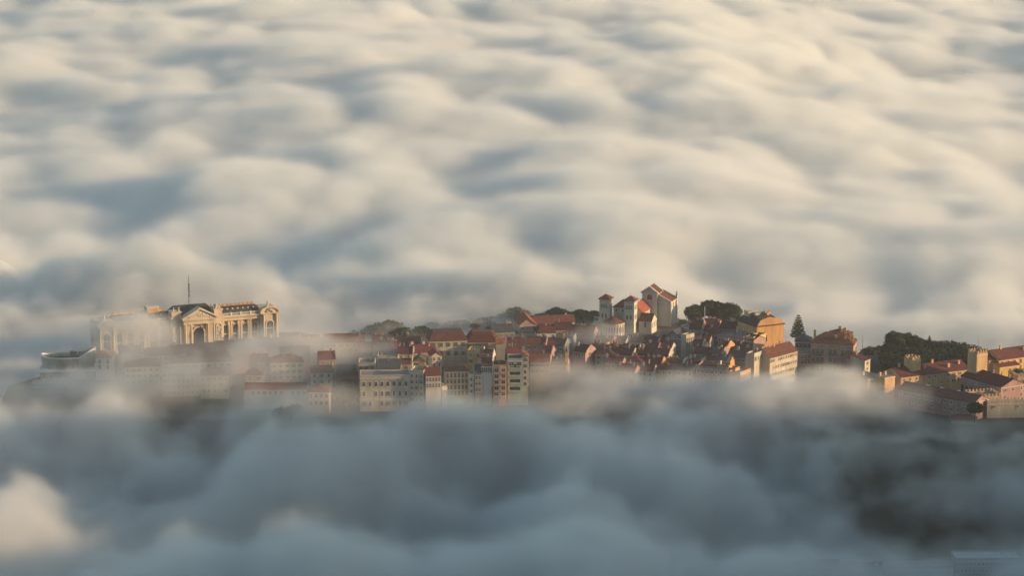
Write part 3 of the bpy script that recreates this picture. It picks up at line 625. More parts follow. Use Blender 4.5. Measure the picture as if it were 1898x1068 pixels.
house(500, 643, 596, 636, 14, 13, 'gable', 3.4, 'rose', 'tile_old', (8, 1), None, ch=5, label='long low red roof fading into mist right of the museum')
house(600, 635, 676, 634, 13, 12, 'gable', 3.6, 'yellow', 'tile', (6, 1), (1, 1), ch=2, label='long red-roofed house whose gable end glows yellow')
house(470, 672, 500, 670, 15, 12, 'gable', 3.0, 'rose', 'tile', (3, 2), (2, 2), ch=2, label='misty house with pinkish roof behind the small hip-roofed house')
house(455, 695, 487, 695, 13, 10, 'hip', 3.4, 'cream', 'tile', (2, 2), (2, 2), ch=1, label='small cream house with red hipped roof behind the low wing')
house(503, 673, 562, 671, 17, 12, 'hip', 3.4, 'pale', 'tile_old', (5, 3), (3, 3), ch=2, label='tall pale villa with hipped roof and shuttered windows in the mist', shut='s')
house(520, 657, 575, 655, 16, 10, 'gable', 3.0, 'rose', 'tile_old', (5, 1), None, ch=3, label='misty roof with chimneys behind the tall pale villa')
house(592, 667, 621, 666, 19, 13, 'gable', 3.0, 'rose', 'tile', (2, 3), (3, 4), ch=1, party=1, label='pink-roofed house with a bright slender edge beside the dark cleft')
house(576, 691, 616, 690, 14, 10, 'gable', 2.6, 'pale', 'tile_old', (3, 3), (2, 3), ch=1, label='pale house behind the arcaded villa')
house(453, 722, 569, 722, 10.5, 11, 'gable', 2.0, 'pale', 'tile_old', (11, 1), None, ch=1, wh=1.8, ww=1.3, label='long low wing with a row of small windows under a shallow roof')
house(452, 737, 569, 737, 5.8, 3.2, 'mono', .5, 'pale', 'terrace', (9, 2), None, ch=0, wh=2.0, ww=1.5, label='pale terraced lower storey projecting in front of the long low wing', name='terrace_wing', cat='building')
house(571, 727, 610, 727, 13, 12, 'hip', 2.8, 'cream', 'tile', (4, 2), (2, 2), ch=0, wh=2.0, ww=1.4, fl=4.0, label='cream villa with open red hipped roof and arches at its foot')
# the cream civic building and its neighbours
cv = house(667, 701, 759, 700, 18.5, 16, 'flat', 0, 'cream', 'terrace', None, None, ch=0, name='civic_building', cat='building', label='large cream building with a row of arched windows and roof balustrade', base=-8)
Wc = cv['W']
windows(cv, 'f', Wc, 16, 8, 14.0, 'arch', 1.5, 2.3, x0=2.2, x1=Wc - 2); windows(cv, 'f', Wc, 16, 8, 8.4, 'rect', 1.2, 2.5, x0=2.2, x1=Wc - 2, skip=(1,)); windows(cv, 'f', Wc, 16, 8, 3.0, 'rect', 1.2, 2.4, x0=2.2, x1=Wc - 2)
m = MB(); m.box(-.2, Wc + .2, -.2, -.005, 6.4, 6.8); m.box(-.2, Wc + .2, -.25, -.005, 13.0, 13.3); m.box(0, Wc, -.3, .3, 19.6, 19.9)
for i in range(24): m.box(Wc * (i + .3) / 24, Wc * (i + .7) / 24, -.22, -.1, 17.1, 17.7)
m.build('string_course', 'trim', cv)
house(664, 676, 694, 676, 20, 13, 'flat', 0, 'cream', 'terrace', (3, 1), (2, 2), ch=1, label='cream terraced house behind the left end of the civic building')
house(699, 664, 738, 664, 19, 15, 'flat', 0, 'pale', 'terrace', (3, 2), (3, 3), ch=2, label='pale flat-roofed house with bright right-hand corner behind the civic building')
house(700, 684, 742, 684, 19, 12, 'mono', 2.6, 'pale', 'slate', None, (2, 1), ch=1, label='grey sloping roof just behind the balustrade of the civic building')
house(737, 656, 764, 656, 20, 12, 'gable', 2.5, 'cream', 'tile', (2, 2), (2, 3), ch=1, party=1, label='cream house with tall sunlit party wall left of the orange house')
house(743, 675, 761, 675, 19, 8, 'gable', 2.0, 'cream', 'tile', (1, 1), (1, 2), ch=0, label='small cream house with reddish roof in front of the sunlit party wall')
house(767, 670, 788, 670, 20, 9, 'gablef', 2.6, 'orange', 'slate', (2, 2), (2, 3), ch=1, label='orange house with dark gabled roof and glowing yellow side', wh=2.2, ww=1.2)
house(759, 690, 785, 691, 21.5, 13, 'flat', 0, 'cream', 'terrace', (3, 5, 'arch'), (3, 5, 'arch'), ch=1, wh=1.8, ww=.9, label='cream corner block with paired windows and sunlit right side', name='apartment_building', cat='building', base=-8)
house(789, 697, 817, 696, 20, 13, 'gable', 3.0, 'cream', 'tile', (5, 2), (2, 4), ch=1, wh=2.2, ww=.9, label='cream house with a band of narrow windows beside the sunlit corner block', base=-8)
house(819, 720, 829, 719, 12.5, 9, 'flat', 0, 'cream', 'terrace', (3, 1), (2, 1), ch=0, wh=6, ww=.7, label='narrow cream block with tall slit windows', base=-8)
# roofs behind them
house(660, 650, 692, 650, 12, 14, 'gable', 3.4, 'rose', 'tile', (3, 1), None, ch=2, label='plum-roofed house just below the yellow gable')
house(695, 647, 717, 648, 13, 12, 'gable', 3.6, 'grey', 'slate', (2, 1), None, ch=2, label='grey-walled house with dark blue-grey roof')
house(719, 648, 737, 649, 13, 12, 'gable', 3.4, 'rose', 'tile', (3, 1), None, ch=2, wh=2.4, ww=1.3, label='plum-roofed house with white-framed loggia')
house(739, 654, 762, 655, 13.5, 12, 'gable', 4.2, 'rose', 'tile', (3, 1), (1, 1), ch=3, label='broad rust-red roof right of the white-framed loggia')
house(766, 655, 810, 652, 14, 12, 'gable', 3.4, 'rose', 'tile', (3, 1), None, ch=4, label='rust-red roofs above the orange house')
house(690, 634, 728, 634, 11, 12, 'gable', 2.8, 'rose', 'tile_old', None, None, ch=5, label='dim roof with many chimneys under the big round pine')
house(730, 636, 778, 637, 11, 12, 'gable', 2.8, 'rose', 'tile_old', None, None, ch=5, label='dim roof with chimneys between the round pine and the long cream barracks')
house(800, 660, 819, 659, 17, 9, 'gablef', 2.2, 'cream', 'tile', (2, 2), (2, 4), ch=0, label='narrow house with sunlit gable corner below the long cream barracks')
house(796, 633, 866, 631, 15, 14, 'mansard', 5.0, 'cream', 'tile_old', (5, 2), (2, 2), ch=1, shut='g', wh=2.4, ww=1.2, fl=5.2, label='long cream barracks with dark plum mansard roof and green-shuttered windows', name='barracks', cat='building')
house(867, 635, 921, 634, 13, 15, 'mansard', 4.4, 'rose', 'tile', (6, 2), None, ch=0, label='wine-red building with two stepped roof rims', name='apartment_building', cat='building')
house(872, 622, 917, 621, 15.5, 8, 'mansard', 2.0, 'rose', 'tile', None, None, ch=0, label='upper wine-red roof tier with pale rim above the stepped building', name='roof_storey', cat='building')
a = at(881, 613, 14); bv = thing('belvedere', 'small square belvedere with spreading roof on the skyline', 'turret', (a.x, a.y, 0))
MB().box(-2, 2, -2, 2, 0, 17).build('shaft', 'cream', bv); ob('roof', roof_mesh('hip', 4, 4, 17, 1.4, 1.2).mesh('roof', ['tile_old']), bv, (-2, -2, 0)); windows(bv, 'f', 4, 4, 2, 14.2, 'rect', .8, 1.6, x0=-1, x1=1)
for o_ in bv.children:
    if o_.name.startswith('window'): o_.location.y = -2.01
house(897, 617, 910, 617, 14, 8, 'gablef', 2.4, 'pink', 'tile_old', (1, 1), None, ch=0, label='tiny pink gabled house beside the belvedere')
house(915, 617, 954, 615, 15, 13, 'gable', 3.4, 'grey', 'slate', (4, 1), None, ch=2, label='grey building with near-black roof on the skyline')
house(963, 603, 995, 602, 17, 22, 'gablef', 4.0, 'pink', 'tile_bright', (3, 1), None, ch=1, label='pink gabled house with wide overhanging red eaves on the skyline', ww=1.6)
house(992, 605, 1068, 602, 14, 16, 'gable', 4.4, 'cream', 'tile', (9, 1), (2, 1), ch=2, label='long cream hall under a broad dull red roof left of the cathedral', name='hall', cat='building')
house(953, 623, 996, 622, 11.5, 12, 'flat', 0, 'green_wall', 'copper', (4, 1), None, ch=2, label='grey-green walled house with planted roof terrace')
house(996, 618, 1030, 617, 14, 11, 'mansard', 3.0, 'white', 'tile', (4, 1), (2, 1), ch=1, label='white-walled house with wine-red mansard beside the planted terrace')
house(1031, 612, 1069, 611, 13, 12, 'gable', 3.2, 'rose', 'tile_old', (4, 1), None, ch=2, label='house with dark plum roof below the long cream hall')
house(1040, 626, 1062, 627, 12, 10, 'flat', 0, 'grey', 'terrace', (2, 1), (1, 1), ch=2, label='grey flat-roofed house with railed terrace below the dark plum roof')
house(1064, 616, 1100, 618, 12, 12, 'gable', 3.0, 'rose', 'tile_old', (3, 1), (2, 1), ch=2, label='plum-roofed house against the foot of the left bell tower')
house(905, 645, 930, 645, 14, 10, 'flat', 0, 'ochre', 'terrace', (2, 2), (2, 2), ch=2, label='ochre house with roof garden and glowing yellow side wall')
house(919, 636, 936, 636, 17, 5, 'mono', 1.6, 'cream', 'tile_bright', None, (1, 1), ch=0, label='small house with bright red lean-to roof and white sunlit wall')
house(940, 640, 972, 640, 14, 12, 'gable', 3.2, 'grey', 'tile_old', (3, 1), (1, 1), ch=3, label='grey house with plum roof right of the bright lean-to')
house(975, 638, 1010, 639, 13, 12, 'gable', 3.0, 'rose', 'tile', (3, 1), (2, 1), ch=3, party=1, label='plum-roofed house with pale party wall below the white mansard house')
house(1012, 640, 1045, 642, 12, 12, 'gable', 3.0, 'grey', 'tile_old', (3, 1), (2, 1), ch=2, party=1, label='grey house with dark roof left of the glowing orange tower house')
house(866, 652, 892, 653, 15, 11, 'flat', 0, 'yellow', 'terrace', (2, 2), (2, 2), ch=2, label='dull yellow house below the stepped wine-red roofs')
house(888, 662, 911, 663, 17, 8, 'gable', 3.4, 'pale', 'tile_old', (1, 1), (2, 1), ch=1, party=1, label='pale house with plum roof and small orange-lit side wall')
house(940, 657, 966, 657, 15, 10, 'gable', 3.0, 'rose', 'tile', (3, 1), None, ch=3, label='plum roof just above the pale green apartment house')
house(1001, 655, 1020, 656, 14, 10, 'gable', 3.0, 'rose', 'tile', (2, 1), (1, 1), ch=1, party=1, label='plum-roofed house with small yellow gable chimney wall')
# front row above the fog
house(826, 689, 868, 688, 18, 13, 'mansard', 2.4, 'pale', 'tile_old', (6, 4), (3, 3), ch=1, label='grey-cream front house with glazed top storey', wh=2.3)
house(868, 697, 879, 697, 17, 9, 'flat', 0, 'pale', 'terrace', (1, 3), None, ch=0, label='very narrow pale front house')
house(880, 694, 892, 694, 18, 10, 'mono', 3, 'grey', 'slate', (2, 3), None, ch=0, label='narrow grey front house with dark sloping roof')
house(892, 678, 912, 678, 22, 10, 'mono', 4.0, 'white', 'tile_old', (5, 1), None, ch=1, wh=2.6, ww=.8, label='white front house with glazed gallery under plum roof')
house(893, 691, 912, 691, 18, 2, 'mono', .4, 'white', 'terrace', (2, 3), None, ch=0, wh=2.2, label='pale projecting bay below the glazed gallery', name='house_bay', cat='house')
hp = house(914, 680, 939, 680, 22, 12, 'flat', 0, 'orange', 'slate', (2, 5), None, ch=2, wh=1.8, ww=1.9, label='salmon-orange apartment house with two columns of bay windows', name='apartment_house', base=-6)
m = MB()
for i in range(5):
    for s_ in (.25, .75): m.box(hp['W'] * s_ - 1.4, hp['W'] * s_ + 1.4, -.9, -.33, 22 - 1.1 - 1.8 - i * 3.3 - 1.2, 22 - 1.1 - 1.8 - i * 3.3 - .35)
m.box(hp['W'] / 2 - .6, hp['W'] / 2 + .6, -.6, -.01, -6, 22.5); m.build('bay_balconies', 'pink', hp)
hg = house(941, 668, 969, 668, 25, 12, 'flat', 0, 'green_wall', 'slate', (2, 1), None, ch=0, wh=2.0, ww=2.4, label='pale green apartment house with long balconies above the fog', name='apartment_house', base=-6)
for i in range(4):
    m = MB(); z_ = 25 - 4.6 - i * 4.2; m.box(.8, hg['W'] - 1, -1.5, -.01, z_ - .2, z_); m.box(.8, hg['W'] - 1, -1.5, -1.4, z_, z_ + 1.0); m.build('balcony', 'green_wall', hg)
    MB().box(1.2, hg['W'] - 1.4, -.05, -.005, z_ + .05, z_ + 2.4).build('glazing', 'glass', hg)
house(968, 661, 979, 661, 27, 6, 'hip', 1.6, 'cream', 'tile_bright', (1, 5), (1, 5), ch=2, ww=1.3, label='slim cream stair tower with little red roof beside the pale green house', name='tower_house', base=-6)
house(982, 671, 1018, 671, 17, 13, 'gable', 3.4, 'orange', 'tile', (4, 2), (2, 2), ch=2, shut='s', label='orange-walled front house with plum roof right of the pale green house')
house(1021, 676, 1050, 677, 14, 12, 'gable', 3.0, 'rose', 'tile_old', (3, 2), (2, 2), ch=2, label='plum-roofed front house just left of the glowing orange tower house')
house(1048, 656, 1053, 656, 20, 11, 'flat', 0, 'orange', 'terrace', None, (2, 2), ch=1, label='slim house whose side wall glows orange above the fog', name='tower_house')
house(1063, 650, 1085, 653, 13, 10, 'gable', 2.8, 'rose', 'tile', (2, 1), (1, 1), ch=2, party=1, label='small plum-roofed house with pink-lit chimney right of the glowing orange tower house')
# close-packed roofs below the cathedral: three staggered rows, all their facades turned away from the sun
rows = [('first', 634, 1100, 31, 7), ('second', 646, 1085, 33, 8), ('third', 658, 1104, 35, 7), ('fourth', 671, 1120, 36, 6), ('lowest', 685, 1140, 37, 5)]
for rn, y_, x_, stp, n in rows:
    for i in range(n):
        xa = x_ + i * stp + rnd.uniform(-2, 2); wd = stp - 3 + rnd.uniform(-3, 3); dy = rnd.uniform(-2.0, 2.0); zz = 11.5 + rnd.uniform(-1, 1.2)
        if xa > 1245 and y_ < 660: continue
        lab = f'{ORD[i]} tiled house from the left in the {rn} row of roofs below the cathedral' if i else f'leftmost tiled house in the {rn} row of roofs below the cathedral'
        house(xa, y_ + dy, xa + wd, y_ + dy + wd * .075, zz, rnd.uniform(9, 12), rnd.choice(('gable', 'gable', 'gable', 'hip')), rnd.uniform(1.9, 3.0), rnd.choice(('rose', 'cream', 'pink', 'pale', 'ochre')),
              rnd.choice(('tile', 'tile_old', 'tile_old', 'tile')), (3, 2), (2, 2), ch=rnd.choice((2, 3, 4)), label=lab, group='close-packed tiled houses below the cathedral', party=rnd.random() < .5, chm='cream')
# east of the cathedral
gh = house(1262, 622, 1272, 624, 16, 7, 'flat', 0, 'cream', 'terrace', None, (4, 1), ch=0, wh=3.4, ww=1.0, label='sunlit glazed rooftop room below the cathedral front', name='roof_pavilion', cat='pavilion', chm='cream')
house(1233, 625, 1262, 628, 14, 12, 'gablef', 4.2, 'grey', 'slate', (2, 1), (2, 1), ch=1, label='grey gabled house between the cathedral chapel and glazed rooftop room')
house(1262, 606, 1278, 608, 14, 9, 'flat', 0, 'cream', 'terrace', None, (2, 1), ch=2, label='cream terraced house at the foot of the cathedral front')
house(1278, 609, 1300, 610, 15, 14, 'gable', 3.8, 'rose', 'tile', (2, 1), (2, 2), ch=2, party=1, label='broad wine-red roof just right of the cathedral')
house(1278, 625, 1298, 626, 13, 12, 'flat', 0, 'rose', 'tile_old', (2, 2), None, ch=1, label='plum flat-fronted house below the broad wine-red roof')
house(1301, 606, 1330, 608, 14, 14, 'gable', 3.6, 'rose', 'tile', (3, 1), (2, 1), ch=3, label='wine-red roof below the three dark pines')
house(1304, 619, 1332, 621, 14, 11, 'hip', 3.6, 'grey', 'tile_old', (3, 1), (2, 1), ch=2, label='dark hipped roof with a thin sunlit ridge')
house(1301, 632, 1314, 633, 13, 10, 'gable', 2.4, 'pink', 'tile', None, (2, 1), ch=1, wh=1.6, label='small house with brightly lit pink side wall and two windows', party=0)
house(1330, 624, 1378, 629, 14, 11, 'flat', 0, 'rose', 'terrace', (6, 2), (2, 2), ch=3, label='long rose terrace house with railed roof left of the white block')
house(1334, 608, 1366, 610, 15, 12, 'gable', 3.0, 'rose', 'tile', (4, 1), (2, 1), ch=4, party=1, label='wine-red roof with many chimneys under the rightmost dark pine')
house(1336, 645, 1345, 646, 15, 11, 'gable', 3.0, 'orange', 'tile', None, (3, 2), ch=3, party=1, label='house with a stepped orange-lit party wall and chimneys right of the cathedral roofs')
house(1318, 655, 1336, 657, 13, 10, 'gable', 2.8, 'rose', 'tile_old', (2, 1), (1, 1), ch=2, party=1, label='plum-roofed house left of the stepped orange-lit wall')
house(1348, 660, 1382, 663, 14, 14, 'gable', 3.6, 'rose', 'tile_old', (4, 1), (2, 1), ch=2, label='dark plum roof behind the salmon church-like front')
house(1326, 669, 1346, 671, 13, 10, 'gable', 2.6, 'orange', 'tile', (2, 2), (2, 2), ch=2, party=1, label='roof with small orange-lit gable above the dark block')
house(1352, 646, 1378, 649, 13, 12, 'gable', 2.8, 'grey', 'tile_old', (3, 1), (2, 1), ch=2, label='grey house with plum roof below the long rose terrace')
house(1284, 641, 1300, 642, 12.5, 10, 'gable', 2.6, 'rose', 'tile_old', (2, 1), (1, 1), ch=2, party=1, label='plum-roofed house left of the small brightly lit pink wall')
house(1286, 655, 1312, 657, 12, 11, 'gable', 2.8, 'grey', 'tile_old', (2, 1), (1, 1), ch=3, label='grey house with dark roof half hidden in mist below the pink-lit wall')
wb = house(1365, 609, 1374, 610.5, 16, 15, 'flat', 0, 'white', 'white_roof', (1, 1), None, ch=0, wh=3.0, ww=1.2, label='plain white cube-like block with blank sunlit wall', name='white_block', cat='building', cornice=False)
a = at(1378, 604, 12); od = thing('onion_cupola', 'small glowing orange cupola behind the white block', 'cupola', (a.x, a.y, 0))
MB().cyl(0, 0, 0, 12, 2.2, 2.2, 10).build('drum', 'cream', od); MB().lathe(0, 0, [(2.4, 12), (2.3, 13.3), (1.6, 15), (.7, 16.4), (.05, 17.4)], 12).build('dome', 'clay', od, smooth=True)
# the big orange building
a = at(1403, 606.5, 21); b = at(1453, 601, 21); W = (b - a).xy.length; th = math.atan2(b.y - a.y, b.x - a.x)
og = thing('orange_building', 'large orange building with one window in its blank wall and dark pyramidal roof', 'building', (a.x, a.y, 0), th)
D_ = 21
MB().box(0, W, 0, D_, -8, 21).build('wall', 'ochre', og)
rf = MB(); rf.add([(-.2, -.2, 21.5), (W + .2, -.2, 21.5), (W + .2, D_ + .2, 21.5), (-.2, D_ + .2, 21.5), (3, 5, 26), (W - 5, 5, 26), (W - 5, D_ - 4, 26), (3, D_ - 4, 26)], [(0, 1, 5, 4), (1, 2, 6, 5), (2, 3, 7, 6), (3, 0, 4, 7), (4, 5, 6, 7)])
rf = rf.build('roof', 'slate', og)
m = MB(); m.box(-.7, W + .7, -.7, D_ + .7, 21.02, 21.5); m.build('cornice', 'door_wood', og)
m = MB(); m.prism([(.2, 21.6), (W - .5, 21.6), (W - 2.5, 24.6), (W * .45, 26.2), (2.6, 24.8)], -.1, .5); m.build('parapet', 'ochre', og)
m = MB(); m.box(1, 4, 11, 15, 25, 28); m.box(4, 8, 8, 12, 26, 27.4); m.box(W - 4, W - 1, 14, 17, 24, 26.4)
for i in range(8): m.box(1 + i * 1.5, 1.5 + i * 1.5, 12.2, 12.6, 26, 28.3)
m.build('roof_terrace', 'cream', og)
chimney(rf, 2.5, 17, 25, 2.4, 1.2, .8); chimney(rf, W * .6, 6, 26, 1.6, 1.6, .8, 'ochre', 3); chimney(rf, W - 4, 10, 25, 2.0, 1.4, .8)
windows(og, 'f', W, D_, 1, 11.8, 'rect', 3.0, 4.2, x0=5.6, x1=5.6); windows(og, 'l', W, D_, 5, 14, 'rect', 1.2, 2.2); windows(og, 'l', W, D_, 5, 9, 'rect', 1.2, 2.2)
# sunlit square: yellow tower house, cream houses
house(1379, 628, 1396, 632, 17, 10, 'gable', 2.2, 'pink', 'tile', (3, 2), None, ch=1, label='pink-walled house joined to the left of the yellow tower house', wh=2.0)
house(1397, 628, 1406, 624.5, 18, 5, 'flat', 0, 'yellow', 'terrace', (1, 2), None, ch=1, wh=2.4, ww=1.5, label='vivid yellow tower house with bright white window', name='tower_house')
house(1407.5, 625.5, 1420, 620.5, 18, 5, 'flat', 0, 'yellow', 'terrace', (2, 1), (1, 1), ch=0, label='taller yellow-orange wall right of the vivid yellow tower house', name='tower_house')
house(1398, 659, 1414, 653, 20, 5, 'flat', 0, 'cream', 'terrace', (3, 1), (1, 1), ch=1, wh=2.4, label='cream rooftop storey with three windows on the sunlit square', name='house')
house(1399, 667, 1424, 657.5, 17, 6, 'flat', 0, 'cream', 'terrace', (3, 3), None, ch=2, wh=2.2, ww=1.3, label='sunlit cream house with arched hood moulds beside the red-roofed terrace', fl=4.6)
lr = house(1427, 664, 1478, 650, 17.5, 11, 'gable', 4.2, 'cream', 'tile', (11, 4), None, ch=0, wh=1.7, ww=1.0, fl=4.0, label='long sunlit cream house with broad wine-red roof and small square windows')
for i in range(6): chimney(lr.children[1], lr['W'] * (.1 + .16 * i), 4.5 + rnd.uniform(0, 3), 20.4, 1.7, 1.2, .7, 'cream', 2)
house(1484, 656, 1502, 655, 12, 10, 'flat', 0, 'rose', 'terrace', (3, 2), None, ch=0, label='low mauve house under the monkey-puzzle tree')
sf = house(1351, 681, 1362, 677, 17, 8, 'flat', 0, 'orange', 'terrace', (2, 3), None, ch=2, wh=2.6, ww=1.2, label='tall salmon-orange front with stepped top at the edge of the fog', name='house')
m = MB(); m.box(1, sf['W'] - 1, -.3, .3, 17.9, 20.6); m.box(2.4, sf['W'] - 2.4, -.35, .35, 20.6, 22); m.build('stepped_gable', 'orange', sf)
house(1363, 686, 1371, 683, 16, 6, 'flat', 0, 'orange', 'terrace', (1, 2), None, ch=2, wh=2.2, label='narrow salmon bay between the stepped front and its right neighbour')
house(1372, 694, 1391, 686, 15, 7, 'flat', 0, 'orange', 'terrace', (4, 2), None, ch=1, wh=2.4, ww=1.1, label='salmon-orange house with blank pilasters right of the stepped front')
house(1290, 682, 1349, 686, 16, 16, 'flat', 0, 'rose', 'tile_old', (7, 4), None, ch=4, label='large dark plum block sinking into fog left of the salmon front', name='apartment_building', cat='building', base=-16)
# pink building with green shutters
pk = house(1504, 636, 1582, 640, 18.5, 15, 'hip', 5.4, 'pink', 'tile', None, None, ch=0, label='large pink building with rows of green-shuttered windows and balconies', name='pink_building', cat='building')
Wp = pk['W']
for q in range(3):
    for x_ in (.055, .16, .265, .46, .565, .75, .85, .95):
        ob('window', win_mesh('rect', .75, 2.7, 'g'), pk, (Wp * x_, -.005, 12.6 - q * 4.9))
    windows(pk, 'r', Wp, 15, 3, 12.6 - q * 4.9, 'rect', 1.2, 2.6)
    if q < 2:
        for xa, xb in ((.0, .31), (.40, .62), (.69, 1.0)):
            m = MB(); z_ = 12.4 - q * 4.9; m.box(Wp * xa + .2, Wp * xb - .2, -1.3, -.33, z_ - .25, z_ - .05); m.box(Wp * xa + .2, Wp * xb - .2, -1.3, -1.24, z_ + .8, z_ + .9)
            for i in range(18): u = Wp * xa + .3 + (Wp * (xb - xa) - .7) * i / 17; m.box(u, u + .07, -1.29, -1.25, z_ - .05, z_ + .8)
            m.build('balcony', 'metal', pk)
for x_, y_, z_, h_ in ((.03, 9, 21, 3.2), (.55, 4, 20.6, 2.2), (.78, 3.5, 20.2, 2.2), (.66, 9, 23, 2.2), (.74, 10, 23, 3.0), (.86, 9, 21.5, 2.2), (.93, 8, 20.5, 2.0)): chimney(pk.children[1], Wp * x_, y_, z_, h_, 1.3, .8, 'yellow', 0)
house(1474, 633, 1503, 634, 15, 11, 'hip', 3.2, 'rose', 'slate', (4, 2), None, ch=0, wh=2.6, ww=1.3, shut='g', fl=5.0, label='lower mauve wing with dark green-black roof beside the pink building', name='house_wing', cat='house')
house(1534, 622, 1576, 624, 19.5, 12, 'hip', 3.0, 'rose', 'tile', None, None, ch=3, label='wine-red roof with sunlit chimneys rising behind the pink building', chm='yellow')
house(1585, 668, 1606, 665, 12, 12, 'hip', 3.2, 'rose', 'tile_bright', (3, 1), (2, 1), ch=1, label='low house with bright red hipped roof right of the pink building')
house(1603, 669, 1613, 665, 13, 9, 'mono', 2.2, 'cream', 'tile', (1, 3), None, ch=1, label='narrow cream house with slanting roofs at the palace edge', name='tower_house')
a = at(1598, 672, 8); fp = thing('flagpole', 'thin grey mast beside the bright red hipped roof', 'mast', (a.x, a.y, 0)); MB().cyl(0, 0, 0, 24, .14, .07, 6).build('pole', 'metal', fp)
m = MB(); [m.box(-.5, .5, -.04, .04, z_, z_ + .12) for z_ in (15, 17, 19.5, 21)]; m.build('crossarm', 'metal', fp)
a = at(1306, 602, 14); fp = thing('flagpole', 'tall pale mast in front of the three dark pines', 'mast', (a.x, a.y, 0)); MB().cyl(0, 0, 0, 25, .22, .14, 6).build('pole', 'white', fp)
house(1574, 701, 1607, 700, 11, 10, 'flat', 0, 'cream', 'terrace', (3, 1), (1, 1), ch=1, label='low cream house sinking into bright fog before the palace')
# lower town seen dimly through the fog at the bottom right
LW = dict(base=-58, ch=1)
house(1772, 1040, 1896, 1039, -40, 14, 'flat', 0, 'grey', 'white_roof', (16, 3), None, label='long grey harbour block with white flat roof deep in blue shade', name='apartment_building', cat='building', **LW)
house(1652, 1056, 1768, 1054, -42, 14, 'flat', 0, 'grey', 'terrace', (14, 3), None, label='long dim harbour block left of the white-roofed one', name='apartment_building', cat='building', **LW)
house(1794, 1006, 1838, 1004, -40, 13, 'gable', 3.0, 'rose', 'tile_old', (6, 3), None, label='pale house faintly visible behind the white-roofed harbour block', **LW)
house(1842, 1012, 1880, 1011, -41, 12, 'hip', 3.0, 'grey', 'tile_old', (5, 3), None, label='grey hip-roofed house near the corner above the white-roofed block', **LW)
house(1480, 1062, 1560, 1060, -40, 14, 'gable', 3.5, 'rose', 'tile_old', (10, 2), None, label='faint reddish harbour roof at the foot of the fog', **LW)
house(1575, 1066, 1640, 1064, -42, 14, 'gable', 3.5, 'rose', 'tile_old', (8, 2), None, label='faint plum harbour roof beside the reddish one', **LW)

# ------------------------------------------------------------------ trees
def leaf_cloud(lobes, n, size, seed, mname, zsq=1.0):
    q = np.random.RandomState(seed); L = np.array([l[:3] for l in lobes], float); Rr = np.array([l[3:6] for l in lobes], float)
    wgt = (Rr[:, 0] * Rr[:, 1] + Rr[:, 0] * Rr[:, 2]); wgt = wgt / wgt.sum()
    k = q.choice(len(lobes), n, p=wgt); d = q.normal(size=(n, 3)); d /= np.linalg.norm(d, axis=1)[:, None]
    rad = q.uniform(.70, 1.16, (n, 1)); lump = 1 + .16 * np.sin(d[:, :1] * 7 + k[:, None]) * np.cos(d[:, 1:2] * 6 + 2 * k[:, None]) + .07 * np.sin(d[:, 2:] * 11)
    c = L[k] + Rr[k] * d * rad * lump
    nrm = d + q.normal(size=(n, 3)) * .55; nrm /= np.linalg.norm(nrm, axis=1)[:, None]
    t = np.cross(nrm, q.normal(size=(n, 3))); t /= np.linalg.norm(t, axis=1)[:, None]; b = np.cross(nrm, t)
    s = size * q.uniform(.6, 1.3, (n, 1))
    v = np.stack([c - t * s * .7, c + b * s * .5, c + t * s * .7 + nrm * s * .25, c - b * s * .5 - nrm * s * .15], 1).reshape(-1, 3).astype(np.float32)
    # a darker inner mass that closes the crown
    mb = MB()
    for i, l in enumerate(lobes if lobes[0][5] > .3 else []): mb.blob(l[:3], (l[3] * .72, l[4] * .72, l[5] * .68), 10, 0, seed + i)
    v2 = np.array(mb.v, np.float32).reshape(-1, 3); me = bpy.data.meshes.new('crown'); allv = np.concatenate([v, v2]); me.vertices.add(len(allv)); me.vertices.foreach_set('co', allv.ravel())
    loops = list(range(4 * n)); starts = list(range(0, 4 * n, 4))
    for f in mb.f: starts.append(len(loops)); loops += [i + 4 * n for i in f]
    me.loops.add(len(loops)); me.loops.foreach_set('vertex_index', np.array(loops, np.int32)); me.polygons.add(len(starts)); me.polygons.foreach_set('loop_start', np.array(starts, np.int32))
    me.materials.append(M[mname]); me.update(); return me
def limb(mb, p, q, r0, r1, n=7):
    p = Vector(p); q = Vector(q); d = (q - p); L = d.length; X0 = mb.X
    mb.X = Matrix.Translation(p) @ d.to_track_quat('Z', 'Y').to_matrix().to_4x4(); mb.cyl(0, 0, 0, L, r0, r1, n, cap=False); mb.X = X0
def dome_lobes(seed, W=10, Hh=16, n=14):
    q = random.Random(seed); L = []
    for i in range(n):
        a = i * 2.4 + q.uniform(-.3, .3); t = math.sqrt(i / n); r = W * .72 * t; s = W * q.uniform(.26, .38)
        L.append((r * math.cos(a), r * math.sin(a), Hh - s * .8 - W * .55 * t * t + q.uniform(-.5, .5), s, s, s * .8))
    return L + [(0, 0, Hh - W * .5, W * .6, W * .6, W * .35)]
def pine_lobes(seed, W=10, Hh=16, flat=.45, n=9):
    q = random.Random(seed); L = []
    for i in range(n):
        a = i * 2.4 + q.uniform(0, 1); r = W * .62 * math.sqrt(i / n); s = W * q.uniform(.34, .48)
        L.append((r * math.cos(a), r * math.sin(a), Hh - W * flat * .55 - .30 * r * r / W + q.uniform(-.6, .6), s, s, s * flat * q.uniform(1.0, 1.4)))
    return L
TREE = {}
